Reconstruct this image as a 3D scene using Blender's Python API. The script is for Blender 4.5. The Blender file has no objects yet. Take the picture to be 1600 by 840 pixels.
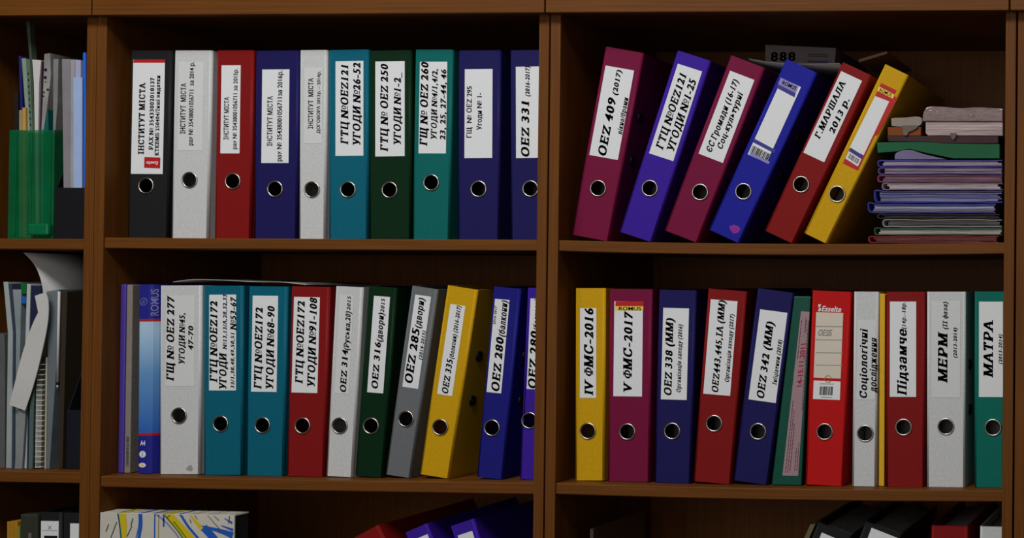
import bpy, bmesh, math, random
from mathutils import Vector, Matrix
random.seed(7)
C = bpy.context.scene.collection
sc = bpy.context.scene

# ------------------------------------------------------------------ camera, light, exposure
FPX = 2046.0
CAM = Vector((1.10257, -2.1081, -0.07084))
YAW, PITCH, ROLL = 0.05836, 0.01189, 0.00705
PPX, PPY = 1780.444, 423.929
_f = Vector((-math.sin(YAW)*math.cos(PITCH), math.cos(YAW)*math.cos(PITCH), math.sin(PITCH)))
_r0 = Vector((math.cos(YAW), math.sin(YAW), 0)); _u0 = _r0.cross(_f)
_r = _r0*math.cos(ROLL)+_u0*math.sin(ROLL); _u = _u0*math.cos(ROLL)-_r0*math.sin(ROLL)
cd = bpy.data.cameras.new('camera'); cam = bpy.data.objects.new('camera', cd); C.objects.link(cam)
cam.matrix_world = Matrix(((_r.x,_u.x,-_f.x,CAM.x),(_r.y,_u.y,-_f.y,CAM.y),(_r.z,_u.z,-_f.z,CAM.z),(0,0,0,1)))
cd.sensor_width = 36; cd.sensor_fit = 'HORIZONTAL'; cd.lens = FPX/1600*36
cd.shift_x = (800-PPX)/1600; cd.shift_y = (PPY-420)/1600
cd.clip_start = 0.05
cd.dof.use_dof = True; cd.dof.focus_distance = 2.14; cd.dof.aperture_fstop = 3.2
sc.camera = cam
sc.view_settings.view_transform = 'Standard'; sc.view_settings.look = 'None'
sc.view_settings.gamma = 1; sc.view_settings.use_curve_mapping = False
sc.view_settings.exposure = 0.0

w = bpy.data.worlds.new('world'); sc.world = w; w.use_nodes = True
bg = w.node_tree.nodes['Background']; bg.inputs[0].default_value = (1.0,0.93,0.88,1); bg.inputs[1].default_value = 0.075

def area(name, loc, target, sx, sy, power, col):
    l = bpy.data.lights.new(name, 'AREA'); l.shape = 'RECTANGLE'; l.size = sx; l.size_y = sy
    l.energy = power; l.color = col
    o = bpy.data.objects.new(name, l); C.objects.link(o); o.location = loc
    o.rotation_euler = (Vector(target)-Vector(loc)).to_track_quat('-Z','Y').to_euler()
    return o
area('ceiling_light', (-0.30,-1.85,1.98), (0.0,0.0,-0.15), 2.1, 0.6, 54, (1.0,0.995,0.985))
area('fill_light', (-0.2,-3.6,0.35), (0.0,0.0,-0.2), 3.0, 1.6, 22, (1.0,0.97,0.95))  # added soft fill from the front, lifts the dark shelf interiors

def at(px, py, Y):
    d = _f + _r*((px-PPX)/FPX) - _u*((py-PPY)/FPX)
    t = (Y-CAM.y)/d.y
    return CAM + d*t

# ------------------------------------------------------------------ materials
def lin(c):
    return tuple(((v/255)/12.92 if v/255 <= .04045 else ((v/255+.055)/1.055)**2.4) for v in c)
KA = 1.40
def alb(c):
    return tuple(min(.86, v*KA) for v in lin(c)) + (1,)
M = {}
def pbr(name, rgb, rough=.5, spec=.4, bump=0, bscale=300, mottle=0, metal=0, coat=0, trans=0, alpha=1, stretch=None, raw=False):
    if name in M: return M[name]
    m = bpy.data.materials.new(name); m.use_nodes = True
    nt = m.node_tree; b = nt.nodes['Principled BSDF']
    col = (tuple(rgb)+(1,)) if raw else alb(rgb)
    b.inputs['Base Color'].default_value = col
    b.inputs['Roughness'].default_value = rough; b.inputs['Specular IOR Level'].default_value = spec
    b.inputs['Metallic'].default_value = metal; b.inputs['Coat Weight'].default_value = coat
    b.inputs['Coat Roughness'].default_value = .12
    b.inputs['Transmission Weight'].default_value = trans
    b.inputs['Alpha'].default_value = alpha
    tc = nt.nodes.new('ShaderNodeTexCoord'); mp = nt.nodes.new('ShaderNodeMapping')
    nt.links.new(tc.outputs['Object'], mp.inputs['Vector'])
    if stretch: mp.inputs['Scale'].default_value = stretch
    if mottle:
        n = nt.nodes.new('ShaderNodeTexNoise'); n.inputs['Scale'].default_value = bscale*.35; n.inputs['Detail'].default_value = 4
        nt.links.new(mp.outputs[0], n.inputs['Vector'])
        mx = nt.nodes.new('ShaderNodeMixRGB'); mx.blend_type = 'MULTIPLY'; mx.inputs[0].default_value = 1
        cr = nt.nodes.new('ShaderNodeValToRGB')
        cr.color_ramp.elements[0].position = .3; cr.color_ramp.elements[1].position = .7
        cr.color_ramp.elements[0].color = (1-mottle,)*3+(1,); cr.color_ramp.elements[1].color = (1+mottle*.4,)*3+(1,)
        nt.links.new(n.outputs['Fac'], cr.inputs[0]); mx.inputs[1].default_value = col
        nt.links.new(cr.outputs[0], mx.inputs[2]); nt.links.new(mx.outputs[0], b.inputs['Base Color'])
    if bump:
        n = nt.nodes.new('ShaderNodeTexNoise'); n.inputs['Scale'].default_value = bscale; n.inputs['Detail'].default_value = 3
        nt.links.new(mp.outputs[0], n.inputs['Vector'])
        bp = nt.nodes.new('ShaderNodeBump'); bp.inputs['Strength'].default_value = bump; bp.inputs['Distance'].default_value = .002
        nt.links.new(n.outputs['Fac'], bp.inputs['Height']); nt.links.new(bp.outputs[0], b.inputs['Normal'])
    M[name] = m
    return m

def wood(name, scale):
    m = bpy.data.materials.new(name); m.use_nodes = True; nt = m.node_tree; b = nt.nodes['Principled BSDF']
    tc = nt.nodes.new('ShaderNodeTexCoord'); mp = nt.nodes.new('ShaderNodeMapping'); mp.inputs['Scale'].default_value = scale
    nt.links.new(tc.outputs['Object'], mp.inputs['Vector'])
    n = nt.nodes.new('ShaderNodeTexNoise'); n.inputs['Scale'].default_value = 1; n.inputs['Detail'].default_value = 6; n.inputs['Roughness'].default_value = .6
    nt.links.new(mp.outputs[0], n.inputs['Vector'])
    cr = nt.nodes.new('ShaderNodeValToRGB')
    cr.color_ramp.elements[0].position = .3; cr.color_ramp.elements[1].position = .72
    cr.color_ramp.elements[0].color = (.110,.034,.0045,1); cr.color_ramp.elements[1].color = (.168,.060,.0085,1)
    nt.links.new(n.outputs['Fac'], cr.inputs[0]); nt.links.new(cr.outputs[0], b.inputs['Base Color'])
    b.inputs['Roughness'].default_value = .5; b.inputs['Specular IOR Level'].default_value = .15
    return m
WV = wood('wood_vertical_grain', (260,60,5)); WH = wood('wood_horizontal_grain', (5,60,260))
PAPER = pbr('white_label_paper', (196,199,200), .7, .25, .12, 900, .04)
AGED = pbr('aged_label_paper', (185,187,187), .7, .2, .12, 900, .05)
INK = pbr('black_ink', (18,18,20), .6, .2)
REDINK = pbr('red_ink', (150,30,35), .6, .2)
GREYINK = pbr('grey_ink', (120,118,116), .7, .2)
CHROME = pbr('chrome', (.50,.48,.44), .25, .5, metal=1, raw=True)
DARK = pbr('dark_plastic', (14,14,15), .4, .3)
PAGES = pbr('page_edges', (150,146,138), .8, .1, .4, 60, .25, stretch=(25,1,1))

# ------------------------------------------------------------------ object helpers
def link(name, me, parent=None):
    o = bpy.data.objects.new(name, me); C.objects.link(o)
    if parent: o.parent = parent
    return o
def mesh_obj(name, bm, mats, parent=None, smooth=False, keep=False):
    me = bpy.data.meshes.new(name); 
    if not keep: bmesh.ops.recalc_face_normals(bm, faces=bm.faces[:])
    bm.to_mesh(me); bm.free()
    for m in (mats if isinstance(mats, (list,tuple)) else [mats]): me.materials.append(m)
    if smooth:
        for p in me.polygons: p.use_smooth = True
    return link(name, me, parent)
def tag(o, label, cat, group=None, kind=None):
    o['label'] = label; o['category'] = cat
    if group: o['group'] = group
    if kind: o['kind'] = kind
    return o
def empty(name, loc=(0,0,0), rot=(0,0,0)):
    o = bpy.data.objects.new(name, None); C.objects.link(o); o.location = loc; o.rotation_euler = rot
    o.empty_display_size = .02
    return o
def box(bm, x0,x1,y0,y1,z0,z1, bev=0, mi=0):
    vs = [bm.verts.new((x,y,z)) for z in (z0,z1) for x,y in ((x0,y0),(x1,y0),(x1,y1),(x0,y1))]
    fs = [bm.faces.new([vs[i] for i in q]) for q in ((3,2,1,0),(4,5,6,7),(0,1,5,4),(1,2,6,5),(2,3,7,6),(3,0,4,7))]
    for f in fs: f.material_index = mi
    if bev:
        es = list({e for f in fs for e in f.edges})
        r = bmesh.ops.bevel(bm, geom=es, offset=bev, segments=2, profile=.5, affect='EDGES')
        for f in r['faces']: f.material_index = mi
def quad(bm, pts, mi=0):
    f = bm.faces.new([bm.verts.new(p) for p in pts]); f.material_index = mi; return f
def extrude_poly(bm, pts, y0, y1, mi=0, bev=0):
    """front outline (x,z) points taken through depth y0..y1"""
    a = [bm.verts.new((x,y0,z)) for x,z in pts]; b = [bm.verts.new((x,y1,z)) for x,z in pts]
    n = len(pts); fs = [bm.faces.new(a), bm.faces.new(b[::-1])]
    for i in range(n): fs.append(bm.faces.new((a[i],b[i],b[(i+1)%n],a[(i+1)%n])))
    for f in fs: f.material_index = mi
    if bev:
        es = [e for e in fs[0].edges]
        bmesh.ops.bevel(bm, geom=es, offset=bev, segments=2, profile=.5, affect='EDGES')

# ------------------------------------------------------------------ lettering
BOLD_STEM = .15
_gl = {}
SER = {}
for ch in 'НИНІIПМHNK': SER[ch] = 'Lb Lt Rb Rt'
for ch in 'ІI': SER[ch] = 'Cb Ct'
SER['К'] = 'Lb Lt Rb Rt'; SER['М'] = SER['M'] = 'Lb Lt Rb Rt'; SER['Х'] = 'Lb Lt Rb Rt'
SER['Г'] = 'Lb Lt Rd'; SER['Т'] = 'Cb Ld Rd'; SER['Р'] = 'Lb Lt'; SER['В'] = 'Lb Lt'; SER['Б'] = 'Lb Lt Rd'
SER['Е'] = SER['E'] = 'Lb Lt Rd Ru'; SER['Z'] = 'Ld Ru'; SER['У'] = 'Lt Rt'; SER['V'] = 'Lt Rt'; SER['А'] = 'Lb Rb'
SER['Л'] = 'Lb Rb Rt'; SER['Д'] = ''; SER['Ф'] = 'Cb Ct'; SER['1'] = 'Xb'; SER['4'] = 'Fb'; SER['С'] = 'Rd'; SER['Ш'] = 'Lt Ct Rt'; SER['Ц'] = 'Lt Mt'; SER['Щ'] = 'Lt Mt'
SER['7'] = 'Ld'; SER['2'] = 'Ru'
for ch in 'нипмк': SER[ch] = 'Lb Lt Rb Rt'
for ch in 'рт': SER[ch] = 'Lb Lt'
SER['т'] = 'Cb Ld Rd'; SER['і'] = 'Cb'; SER['г'] = 'Lb Lt'; SER['в'] = 'Lb Lt'; SER['ч'] = 'Rb Lt Rt'; SER['л'] = 'Rb Lb'; SER['х'] = 'Lb Lt Rb Rt'; SER['у'] = 'Lt Rt'
def glyph(ch, serif, heavy=True):
    key = (ch, serif, heavy)
    if key in _gl: return _gl[key]
    cu = bpy.data.curves.new('g', 'FONT'); cu.size = 1; cu.body = ch; cu.offset = .012 if heavy else .022
    cu.resolution_u = 3
    o = bpy.data.objects.new('g', cu); C.objects.link(o)
    cu2 = bpy.data.curves.new('g2', 'FONT'); cu2.size = 1; cu2.body = ch + 'l'
    cu3 = bpy.data.curves.new('g3', 'FONT'); cu3.size = 1; cu3.body = 'l'
    o2 = bpy.data.objects.new('g2', cu2); o3 = bpy.data.objects.new('g3', cu3); C.objects.link(o2); C.objects.link(o3)
    dg = bpy.context.evaluated_depsgraph_get()
    def ext(ob):
        me = bpy.data.meshes.new_from_object(ob.evaluated_get(dg)); vs = [tuple(v.co) for v in me.vertices]; fs = [tuple(p.vertices) for p in me.polygons]
        bpy.data.meshes.remove(me); return vs, fs
    vs, fs = ext(o); v2, _ = ext(o2); v3, _ = ext(o3)
    adv = max(v[0] for v in v2) - max(v[0] for v in v3)
    for ob, cc in ((o,cu),(o2,cu2),(o3,cu3)): bpy.data.objects.remove(ob); bpy.data.curves.remove(cc)
    vs = [(v[0],v[1]) for v in vs]
    if vs and serif:
        x0 = min(v[0] for v in vs); x1 = max(v[0] for v in vs); y0 = min(v[1] for v in vs); y1 = max(v[1] for v in vs)
        if ch in 'ЦЩДцщрф': y0 = 0 if ch not in 'рф' else y0
        s = .135; hw = .135 if ch.isupper() or ch.isdigit() else .10; th = .085
        tail = .085 if ch in 'ЦЩ' else 0
        X = {'L': x0+s*.5, 'R': x1-s*.5, 'C': (x0+x1)/2, 'M': x1-tail-s*.5, 'F': x1-.16, 'X': x1-s*.55}
        if ch in 'АV': X['L'] = x0+.05; X['R'] = x1-.05
        if ch in 'УХКух': X['L'] = x0+.06; X['R'] = x1-.06
        def rect(a,b,c,d):
            k = len(vs); vs.extend([(a,c),(b,c),(b,d),(a,d)]); fs.append((k,k+1,k+2,k+3))
        for t in SER.get(ch, '').split():
            x = X[t[0]]
            if t[1] == 'b': rect(x-hw, x+hw, y0, y0+th)
            elif t[1] == 't': rect(x-hw, x+hw, y1-th, y1)
            elif t[1] == 'd': rect(x-.04, x+.035, y1-.22, y1)
            elif t[1] == 'u': rect(x-.035, x+.04, y0, y0+.22)
        adv += .07
    if vs and ch != ' ' and heavy:
        bw = .026 if serif else .016
        n0 = len(vs); base = list(vs); bf = list(fs)
        for dx, dy in ((-bw,0),(bw,0),(-bw*2,0)) if serif else ((-bw,0),(bw,0)):
            k = len(vs); vs = vs+[(x+dx,y+dy) for x, y in base]; fs = fs+[tuple(i+k for i in f) for f in bf]
        adv += .05 if serif else .02
    _gl[key] = (vs, fs, adv if ch != ' ' else .28)
    return _gl[key]
def compose(ch, serif, heavy=True):
    if ch == '№':
        vs, fs, adv = glyph('N', serif); vs = list(vs); fs = list(fs)
        v2, f2, _ = glyph('о', False); k = len(vs); ox = max(v[0] for v in vs)+.03; mx = min(v[0] for v in v2)
        vs += [(ox+(x-mx)*.72, y*.72+.24) for x, y in v2]; fs += [tuple(i+k for i in f) for f in f2]
        x1 = max(v[0] for v in vs); k = len(vs); vs += [(ox,.06),(x1,.06),(x1,.13),(ox,.13)]; fs.append((k,k+1,k+2,k+3))
        return vs, fs, x1+.07
    if ch in 'Фф':
        up = ch == 'Ф'; vs, fs, adv = glyph('О' if up else 'о', False); sc_ = (.98,.70) if up else (1.2,1)
        vs = [(x*sc_[0], y*sc_[1]+(.11 if up else 0)) for x, y in vs]; fs = list(fs)
        x0 = min(v[0] for v in vs); x1 = max(v[0] for v in vs); c = (x0+x1)/2; lo, hi = (0,.727) if up else (-.18,.727)
        for a, b, l, h in ((c-.07,c+.07,lo,hi),(c-.17,c+.17,lo,lo+.07),(c-.17,c+.17,hi-.07,hi)):
            k = len(vs); vs += [(a,l),(b,l),(b,h),(a,h)]; fs.append((k,k+1,k+2,k+3))
        return vs, fs, x1+.06
    return glyph(ch, serif, heavy)
def add_text(bm, body, frame, length, cap, serif=True, ital=True, mi=1, heavy=True):
    """frame(tx, ty) -> 3D point; text fitted to `length` along tx, capitals `cap` high along ty"""
    pen = 0; allv = []; allf = []
    for ch in body:
        vs, fs, adv = compose(ch, serif, heavy)
        k = len(allv)
        allv += [(pen+x, y) for x, y in vs]; allf += [tuple(i+k for i in f) for f in fs]
        pen += adv
    x0 = min(v[0] for v in allv); x1 = max(v[0] for v in allv)
    sx = length/(x1-x0); sy = cap/.727
    sh = .22*sy if ital else 0
    bv = [bm.verts.new(frame((x-x0)*sx + y*sh, y*sy)) for x, y in allv]
    for f in allf:
        try:
            q = bm.faces.new([bv[i] for i in f]); q.material_index = mi
        except ValueError: pass

# ------------------------------------------------------------------ bookcases
T = .0172
E1, E2, E3, E4, E5 = -.8119, -.7767, -.0224, .01455, .7587
DEPTH, FL = .38, -1.47
def zat(pts, Y=.003): return sum(at(x,y,Y).z for x,y in pts)/len(pts)
BAY = {  # interior x range, shelf-top heights for rows 1..3, sag
 'narrow': (-1.03, E1, [zat([(10,372.7),(100,372.7)]), zat([(10,736.3),(100,736.9)]), -.803, -1.19]),
 'left':   (E2, E3, [zat([(200,369.8),(500,373),(815,375)]), zat([(200,744),(500,749),(820,754)]), -.803, -1.19]),
 'right':  (E4, E5, [zat([(876,376.7),(1560,376.6)]), zat([(880,755.5),(1560,764.5)]), -.803, -1.19]),
 'far':    (.796, 1.10, [0., -.402, -.803, -1.19]),
}
SAG = {('right',0): .0042, ('right',1): .0030, ('left',0): .0004, ('left',1): .0006}
ZT = zat([(500,19.8),(850,20),(1200,19.5)], -.018)      # bottom of upper doors
def shelf_z(bay, row, x):
    a, b, zs = BAY[bay]; t = min(1, max(0, (x-a)/(b-a)))
    return zs[row] - SAG.get((bay,row), 0)*4*t*(1-t)
def bookcase(bay, label, dl, dr):
    a, b, zs = BAY[bay]
    r = empty('bookcase', ((a+b)/2, 0, FL)); tag(r, label, 'bookcase', 'row of bookcases')
    ox, oz = (a+b)/2, FL
    top = ZT + .40
    def part(name, fn, mat):
        bm = bmesh.new(); fn(bm); o = mesh_obj(name, bm, mat, r); o.matrix_parent_inverse = Matrix.Translation((-ox,0,-oz)); return o
    for x0, x1 in ((a-T, a), (b, b+T)):
        part('side_panel', lambda bm: box(bm, x0, x1, 0, DEPTH, FL, top, .0012), WV)
    part('back_panel', lambda bm: box(bm, a+.0005, b-.0005, DEPTH-.012, DEPTH-.002, FL+.08, top-.02), WV)
    for k, z in enumerate(zs):
        def f(bm):
            n = 16; s = SAG.get((bay,k),0); th = .0185
            rows = []
            for i in range(n+1):
                t = i/n; x = a+.0004+(b-a-.0008)*t; d = -s*4*t*(1-t)
                rows.append([bm.verts.new((x, y, z+d+dz)) for y, dz in ((.0045,0),(.003,-.0015),(.003,-th+.0015),(.0045,-th),(DEPTH-.013,-th),(DEPTH-.013,0))])
            for i in range(n):
                for j in range(6):
                    bm.faces.new((rows[i][j], rows[i+1][j], rows[i+1][(j+1)%6], rows[i][(j+1)%6]))
            bm.faces.new(rows[0]); bm.faces.new(rows[-1][::-1])
        part('shelf', f, WH)
    part('top_board', lambda bm: box(bm, a+.0004, b-.0004, .001, DEPTH-.013, top-T, top), WH)
    part('divider_board', lambda bm: box(bm, a+.0004, b-.0004, .001, DEPTH-.013, ZT+.004, ZT+.004+T), WH)
    part('plinth', lambda bm: box(bm, a+.0004, b-.0004, .03, .046, FL, FL+.08), WH)
    part('door', lambda bm: box(bm, dl+.0012, dr-.0012, -.018, -.0008, ZT, top-.003, .0012), WH)
JL, JM, JR = at(143,10,-.018).x, at(851.3,10,-.018).x, at(1577.5,10,-.018).x
bookcase('narrow', 'narrow brown wooden bookcase at far left holding magazine files', -1.05, JL)
bookcase('left', 'wide brown wooden bookcase left of centre, its first shelf starting with black binder', JL, JM)
bookcase('right', 'wide brown wooden bookcase on the right with leaning binders and file pile', JM, JR)
bookcase('far', 'brown wooden bookcase at the far right edge, only its side showing', JR, 1.115)
# setting
bm = bmesh.new(); box(bm, -3, 3, -3.2, .6, FL-.05, FL); o = mesh_obj('floor', bm, pbr('floor_laminate', (70,52,38), .5, .3, .1, 40, .2)); o['kind'] = 'structure'
bm = bmesh.new(); box(bm, -3, 3, .40, .5, FL, 1.6); o = mesh_obj('wall_back', bm, pbr('wall_paint', (150,145,132), .8, .2, .1, 200)); o['kind'] = 'structure'

# ------------------------------------------------------------------ lever arch binders
REC = .034
COL = {
 'black': (30,30,31), 'white': (176,178,178), 'red': (118,20,20), 'navy': (27,24,78), 'petrol': (10,88,108), 'dark green': (8,38,18),
 'teal': (10,92,88), 'magenta': (107,17,54), 'violet': (54,27,140), 'blue': (28,30,138), 'yellow': (186,143,14), 'grey': (98,101,104),
 'bright red': (172,20,20), 'deep blue': (26,26,112), 'sea green': (8,96,84)}
def bmat(c): return pbr('binder_'+c.replace(' ','_'), COL[c] if c == 'white' else tuple(v*.955 for v in COL[c]), .5, .1, .10, 700, .10)
DB = .285
def cover_mesh(wd, h, hole, hr):
    """U-shaped cover: rounded spine with a punched finger hole, two boards"""
    bm = bmesh.new(); t = .0024; r = .004
    def path(ins):
        a = r-ins if r > ins else .0005
        pts = [(ins, DB)]
        for i in range(5):
            an = math.pi + (math.pi/2)*i/4
            pts.append((r+a*math.cos(an), r+a*math.sin(an)))
        for i in range(5):
            an = 1.5*math.pi + (math.pi/2)*i/4
            pts.append((wd-r+a*math.cos(an), r+a*math.sin(an)))
        pts.append((wd-ins, DB))
        return pts
    out, inn = path(0), path(t)
    n = len(out); sp = 5       # segment index of the flat spine
    rings = []
    for z in (0, h):
        rings.append(([bm.verts.new((x,y,z)) for x,y in out], [bm.verts.new((x,y,z)) for x,y in inn]))
    (o0,i0),(o1,i1) = rings
    for k in range(n-1):
        if k != sp:
            f = bm.faces.new((o0[k],o0[k+1],o1[k+1],o1[k])); f.smooth = k not in (0, n-2)
            bm.faces.new((i0[k+1],i0[k],i1[k],i1[k+1]))
        bm.faces.new((o0[k+1],o0[k],i0[k],i0[k+1])); bm.faces.new((o1[k],o1[k+1],i1[k+1],i1[k]))
    for k in (0, n-1): bm.faces.new((o0[k],o1[k],i1[k],i0[k]))
    N = 32; hx, hz = hole; loops = []
    for q, y in ((0,0.0),(1,t)):
        c = [bm.verts.new((hx+hr*math.cos(2*math.pi*i/N), y, hz+hr*math.sin(2*math.pi*i/N))) for i in range(N)]
        A, B = (o0, o1) if q == 0 else (i0, i1)
        outer = [A[sp], A[sp+1], B[sp+1], B[sp]]
        edges = []
        for L in (outer, c):
            for i in range(len(L)):
                e = bm.edges.get((L[i], L[(i+1)%len(L)])) or bm.edges.new((L[i], L[(i+1)%len(L)])); edges.append(e)
        bmesh.ops.triangle_fill(bm, use_beauty=True, use_dissolve=False, edges=edges)
        loops.append(c)
    for i in range(N): bm.faces.new((loops[0][i], loops[0][(i+1)%N], loops[1][(i+1)%N], loops[1][i]))
    return bm
def torus(bm, c, R, r, axis='y', N=32, m=8, mi=0, sy=1.0):
    rows = []
    for i in range(N):
        a = 2*math.pi*i/N; row = []
        for j in range(m):
            b = 2*math.pi*j/m; rr = R+r*math.cos(b); d = r*sy*math.sin(b)
            p = (c[0]+rr*math.cos(a), c[1]+d, c[2]+rr*math.sin(a)) if axis == 'y' else (c[0]+rr*math.cos(a), c[1]+rr*math.sin(a), c[2]+d) if axis == 'z' else (c[0]+d, c[1]+rr*math.cos(a), c[2]+rr*math.sin(a))
            row.append(bm.verts.new(p))
        rows.append(row)
    for i in range(N):
        for j in range(m):
            f = bm.faces.new((rows[i][j], rows[(i+1)%N][j], rows[(i+1)%N][(j+1)%m], rows[i][(j+1)%m])); f.smooth = True; f.material_index = mi
MMPX = .00109
class Binder: pass
SPECS = []
def binder(bay, row, color, corners, hole, label, items=(), lab=None, labmat=None, eyelets=False, dy=0, fix_w=None, hr=.0125, group='lever arch binders', extras=None):
    b = Binder(); b.__dict__.update(locals()); SPECS.append(b)
def build_binders():
    rows = {}
    for b in SPECS:
        Y = REC+b.dy; b.Y = Y
        BL,TL,TR,BR = [at(x,y,Y) for x,y in b.corners]
        up = ((TL-BL)+(TR-BR))/2; b.th = math.atan2(up.x, up.z)
        u = Vector((math.cos(b.th),0,-math.sin(b.th))); v = Vector((math.sin(b.th),0,math.cos(b.th)))
        b.u, b.v = u, v
        b.w = b.fix_w or ((BR-BL).dot(u)+(TR-TL).dot(u))/2
        mid = (BL+TL+TR+BR)/4
        b.h = min(.322, max(.306, up.length))
        b.x = (mid - v*(up.length/2) - u*(b.w/2)).x if not b.fix_w else ((BL+TL)/2 - v*(up.length/2)).x
        rows.setdefault((b.bay,b.row), []).append(b)
    for (bay,row), L in rows.items():
        a, e, zs = BAY[bay]
        L.sort(key=lambda b: b.x)
        for b in L:
            b.z = None
        def place(b):
            low = b.x + (b.w*math.cos(b.th) if b.th > 0 else 0)
            b.z = shelf_z(bay,row,min(low,e)) + max(0, b.w*math.sin(b.th)) + .0006
        for b in L: place(b)
        # keep neighbours from cutting into each other: trim spine widths
        for i, b in enumerate(L):
            nx = L[i+1] if i+1 < len(L) else None
            R0 = Vector((b.x,0,b.z))+b.u*b.w; R1 = R0+b.v*b.h
            worst = 0
            for s in (0,.25,.5,.75,1):
                P = R0.lerp(R1, s)
                if nx:
                    dz = (P.z-nx.z)/math.cos(nx.th)
                    if dz < -.02 or dz > nx.h+.03: continue
                    worst = max(worst, P.x-(nx.x+dz*math.sin(nx.th)))
                else: worst = max(worst, P.x-(e-.001))
            if nx:
                for s in (0,.5,1):
                    P = Vector((nx.x,0,nx.z))+nx.v*(nx.h*s)
                    dz = (P-R0).dot(b.v)
                    if -.005 <= dz <= b.h: worst = max(worst, (R0+b.v*dz - P).dot(b.u))
            if worst > 0:
                cut = min(worst+.0006, .02); b.w -= cut
                if cut > .004: print('TRIM', b.label, round(cut,4))
                place(b)
    for b in SPECS: make_binder(b)
def make_binder(b):
    org = Vector((b.x, b.Y, b.z)); u, v = b.u, b.v
    def uv(p):
        d = at(p[0],p[1],b.Y)-org; return d.dot(u), d.dot(v)
    r = empty('lever_arch_binder', org, (0,b.th,0)); tag(r, b.label, 'binder', b.group)
    hx, hz = uv(b.hole); hr = b.hr
    hx = min(hx, b.w-hr-.005)
    mesh_obj('cover', cover_mesh(b.w, b.h, (hx,hz), hr), bmat(b.color), r)
    bm = bmesh.new(); torus(bm, (hx,-.0004,hz), hr+.0004, .0015, sy=.9); mesh_obj('finger_ring', bm, CHROME, r)
    bm = bmesh.new(); box(bm, .005, b.w-.005, .062, DB-.008, .012, b.h-.014, .001); mesh_obj('paper_block', bm, PAGES, r)
    if b.lab:
        if b.color == 'white' and not b.labmat: b.labmat = AGED
        pts = [uv(p) for p in b.lab]           # TL, TR, BR, BL
        u0 = (pts[0][0]+pts[3][0])/2; u1 = min((pts[1][0]+pts[2][0])/2, b.w-.0025); v1 = (pts[0][1]+pts[1][1])/2; v0 = (pts[2][1]+pts[3][1])/2
        u0 = max(u0, .0025)
        bm = bmesh.new(); box(bm, u0, u1, -.0004, .0, v0, v1)
        for it in b.items: draw_item(bm, it, uv, (u0,u1,v0,v1))
        mesh_obj('label', bm, [b.labmat or PAPER, INK, REDINK, GREYINK, YELP, BLUP, REDP, PAPER, LILP], r, keep=True)
    if b.extras: b.extras(r, uv, b)
    if b.eyelets:
        for zz, yy in b.eyelets:
            bm = bmesh.new(); torus(bm, (b.w+.0004, yy, zz), .0065, .0028, axis='x', N=20, m=8); 
            o = mesh_obj('eyelet', bm, DARK, r)
YELP = pbr('yellow_print', (205,180,70), .5, .3); BLUP = pbr('blue_print', (45,45,120), .5, .3); REDP = pbr('red_print', (160,22,24), .5, .3); LILP = pbr('lilac_print', (120,115,165), .5, .3)
def draw_item(bm, it, uv, rect, y=-.00062):
    k = it[0]
    if k == 't':          # lettering up the spine: text, start px, end px, cap px, flags
        _, s, S, Epx, cap = it[:5]; fl = it[5] if len(it) > 5 else ''
        a, c = uv(S), uv(Epx); capm = cap*MMPX
        L = max(.004, c[1]-a[1]); uc = (a[0]+c[0])/2 + capm/2; sl = 0
        if 'k' in fl: sl = (c[0]-a[0])/L; uc = a[0]+capm/2
        mi = 2 if 'r' in fl else (3 if 'g' in fl else 1)
        add_text(bm, s, lambda x, yy: (uc-yy+sl*x, y, a[1]+x), L, capm, 's' not in fl, 'u' not in fl and 's' not in fl, mi)
    elif k == 'h':        # lettering across the spine
        _, s, S, Epx, cap = it[:5]; fl = it[5] if len(it) > 5 else ''
        a, c = uv(S), uv(Epx); capm = cap*MMPX
        mi = 7 if 'w' in fl else (3 if 'g' in fl else 1)
        q = -1 if 'x' in fl else 1
        add_text(bm, s, lambda x, yy: (a[0]+q*x, y-.0001, a[1]+q*(yy-capm/2)), abs(c[0]-a[0]), capm, False, 'i' in fl, mi, mi == 1)
    elif k == 'q':        # printed patch: material, px corners TL TR BR BL
        _, mi, q = it[:3]
        P = [uv(p) for p in q]; yy = y+.0001 if len(it) < 4 else y-it[3]
        quad(bm, [(P[i][0], yy, P[i][1]) for i in (3,2,1,0)], mi)
    elif k == 'b':        # barcode in a px quad TL TR BR BL
        P = [uv(p) for p in it[1]]; rnd = random.Random(3); s = 0
        while s < .98:
            wd = rnd.choice((.02,.03,.05)); e = min(1, s+wd)
            def lp(t, top):
                A, B = (P[0],P[1]) if top else (P[3],P[2]); return A[0]+(B[0]-A[0])*t, A[1]+(B[1]-A[1])*t
            q = [lp(s,0), lp(e,0), lp(e,1), lp(s,1)]
            quad(bm, [(p[0], y-.0001, p[1]) for p in q], 1)
            s = e+rnd.choice((.02,.03,.04))

t = lambda *a: ('t',)+a
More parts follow.
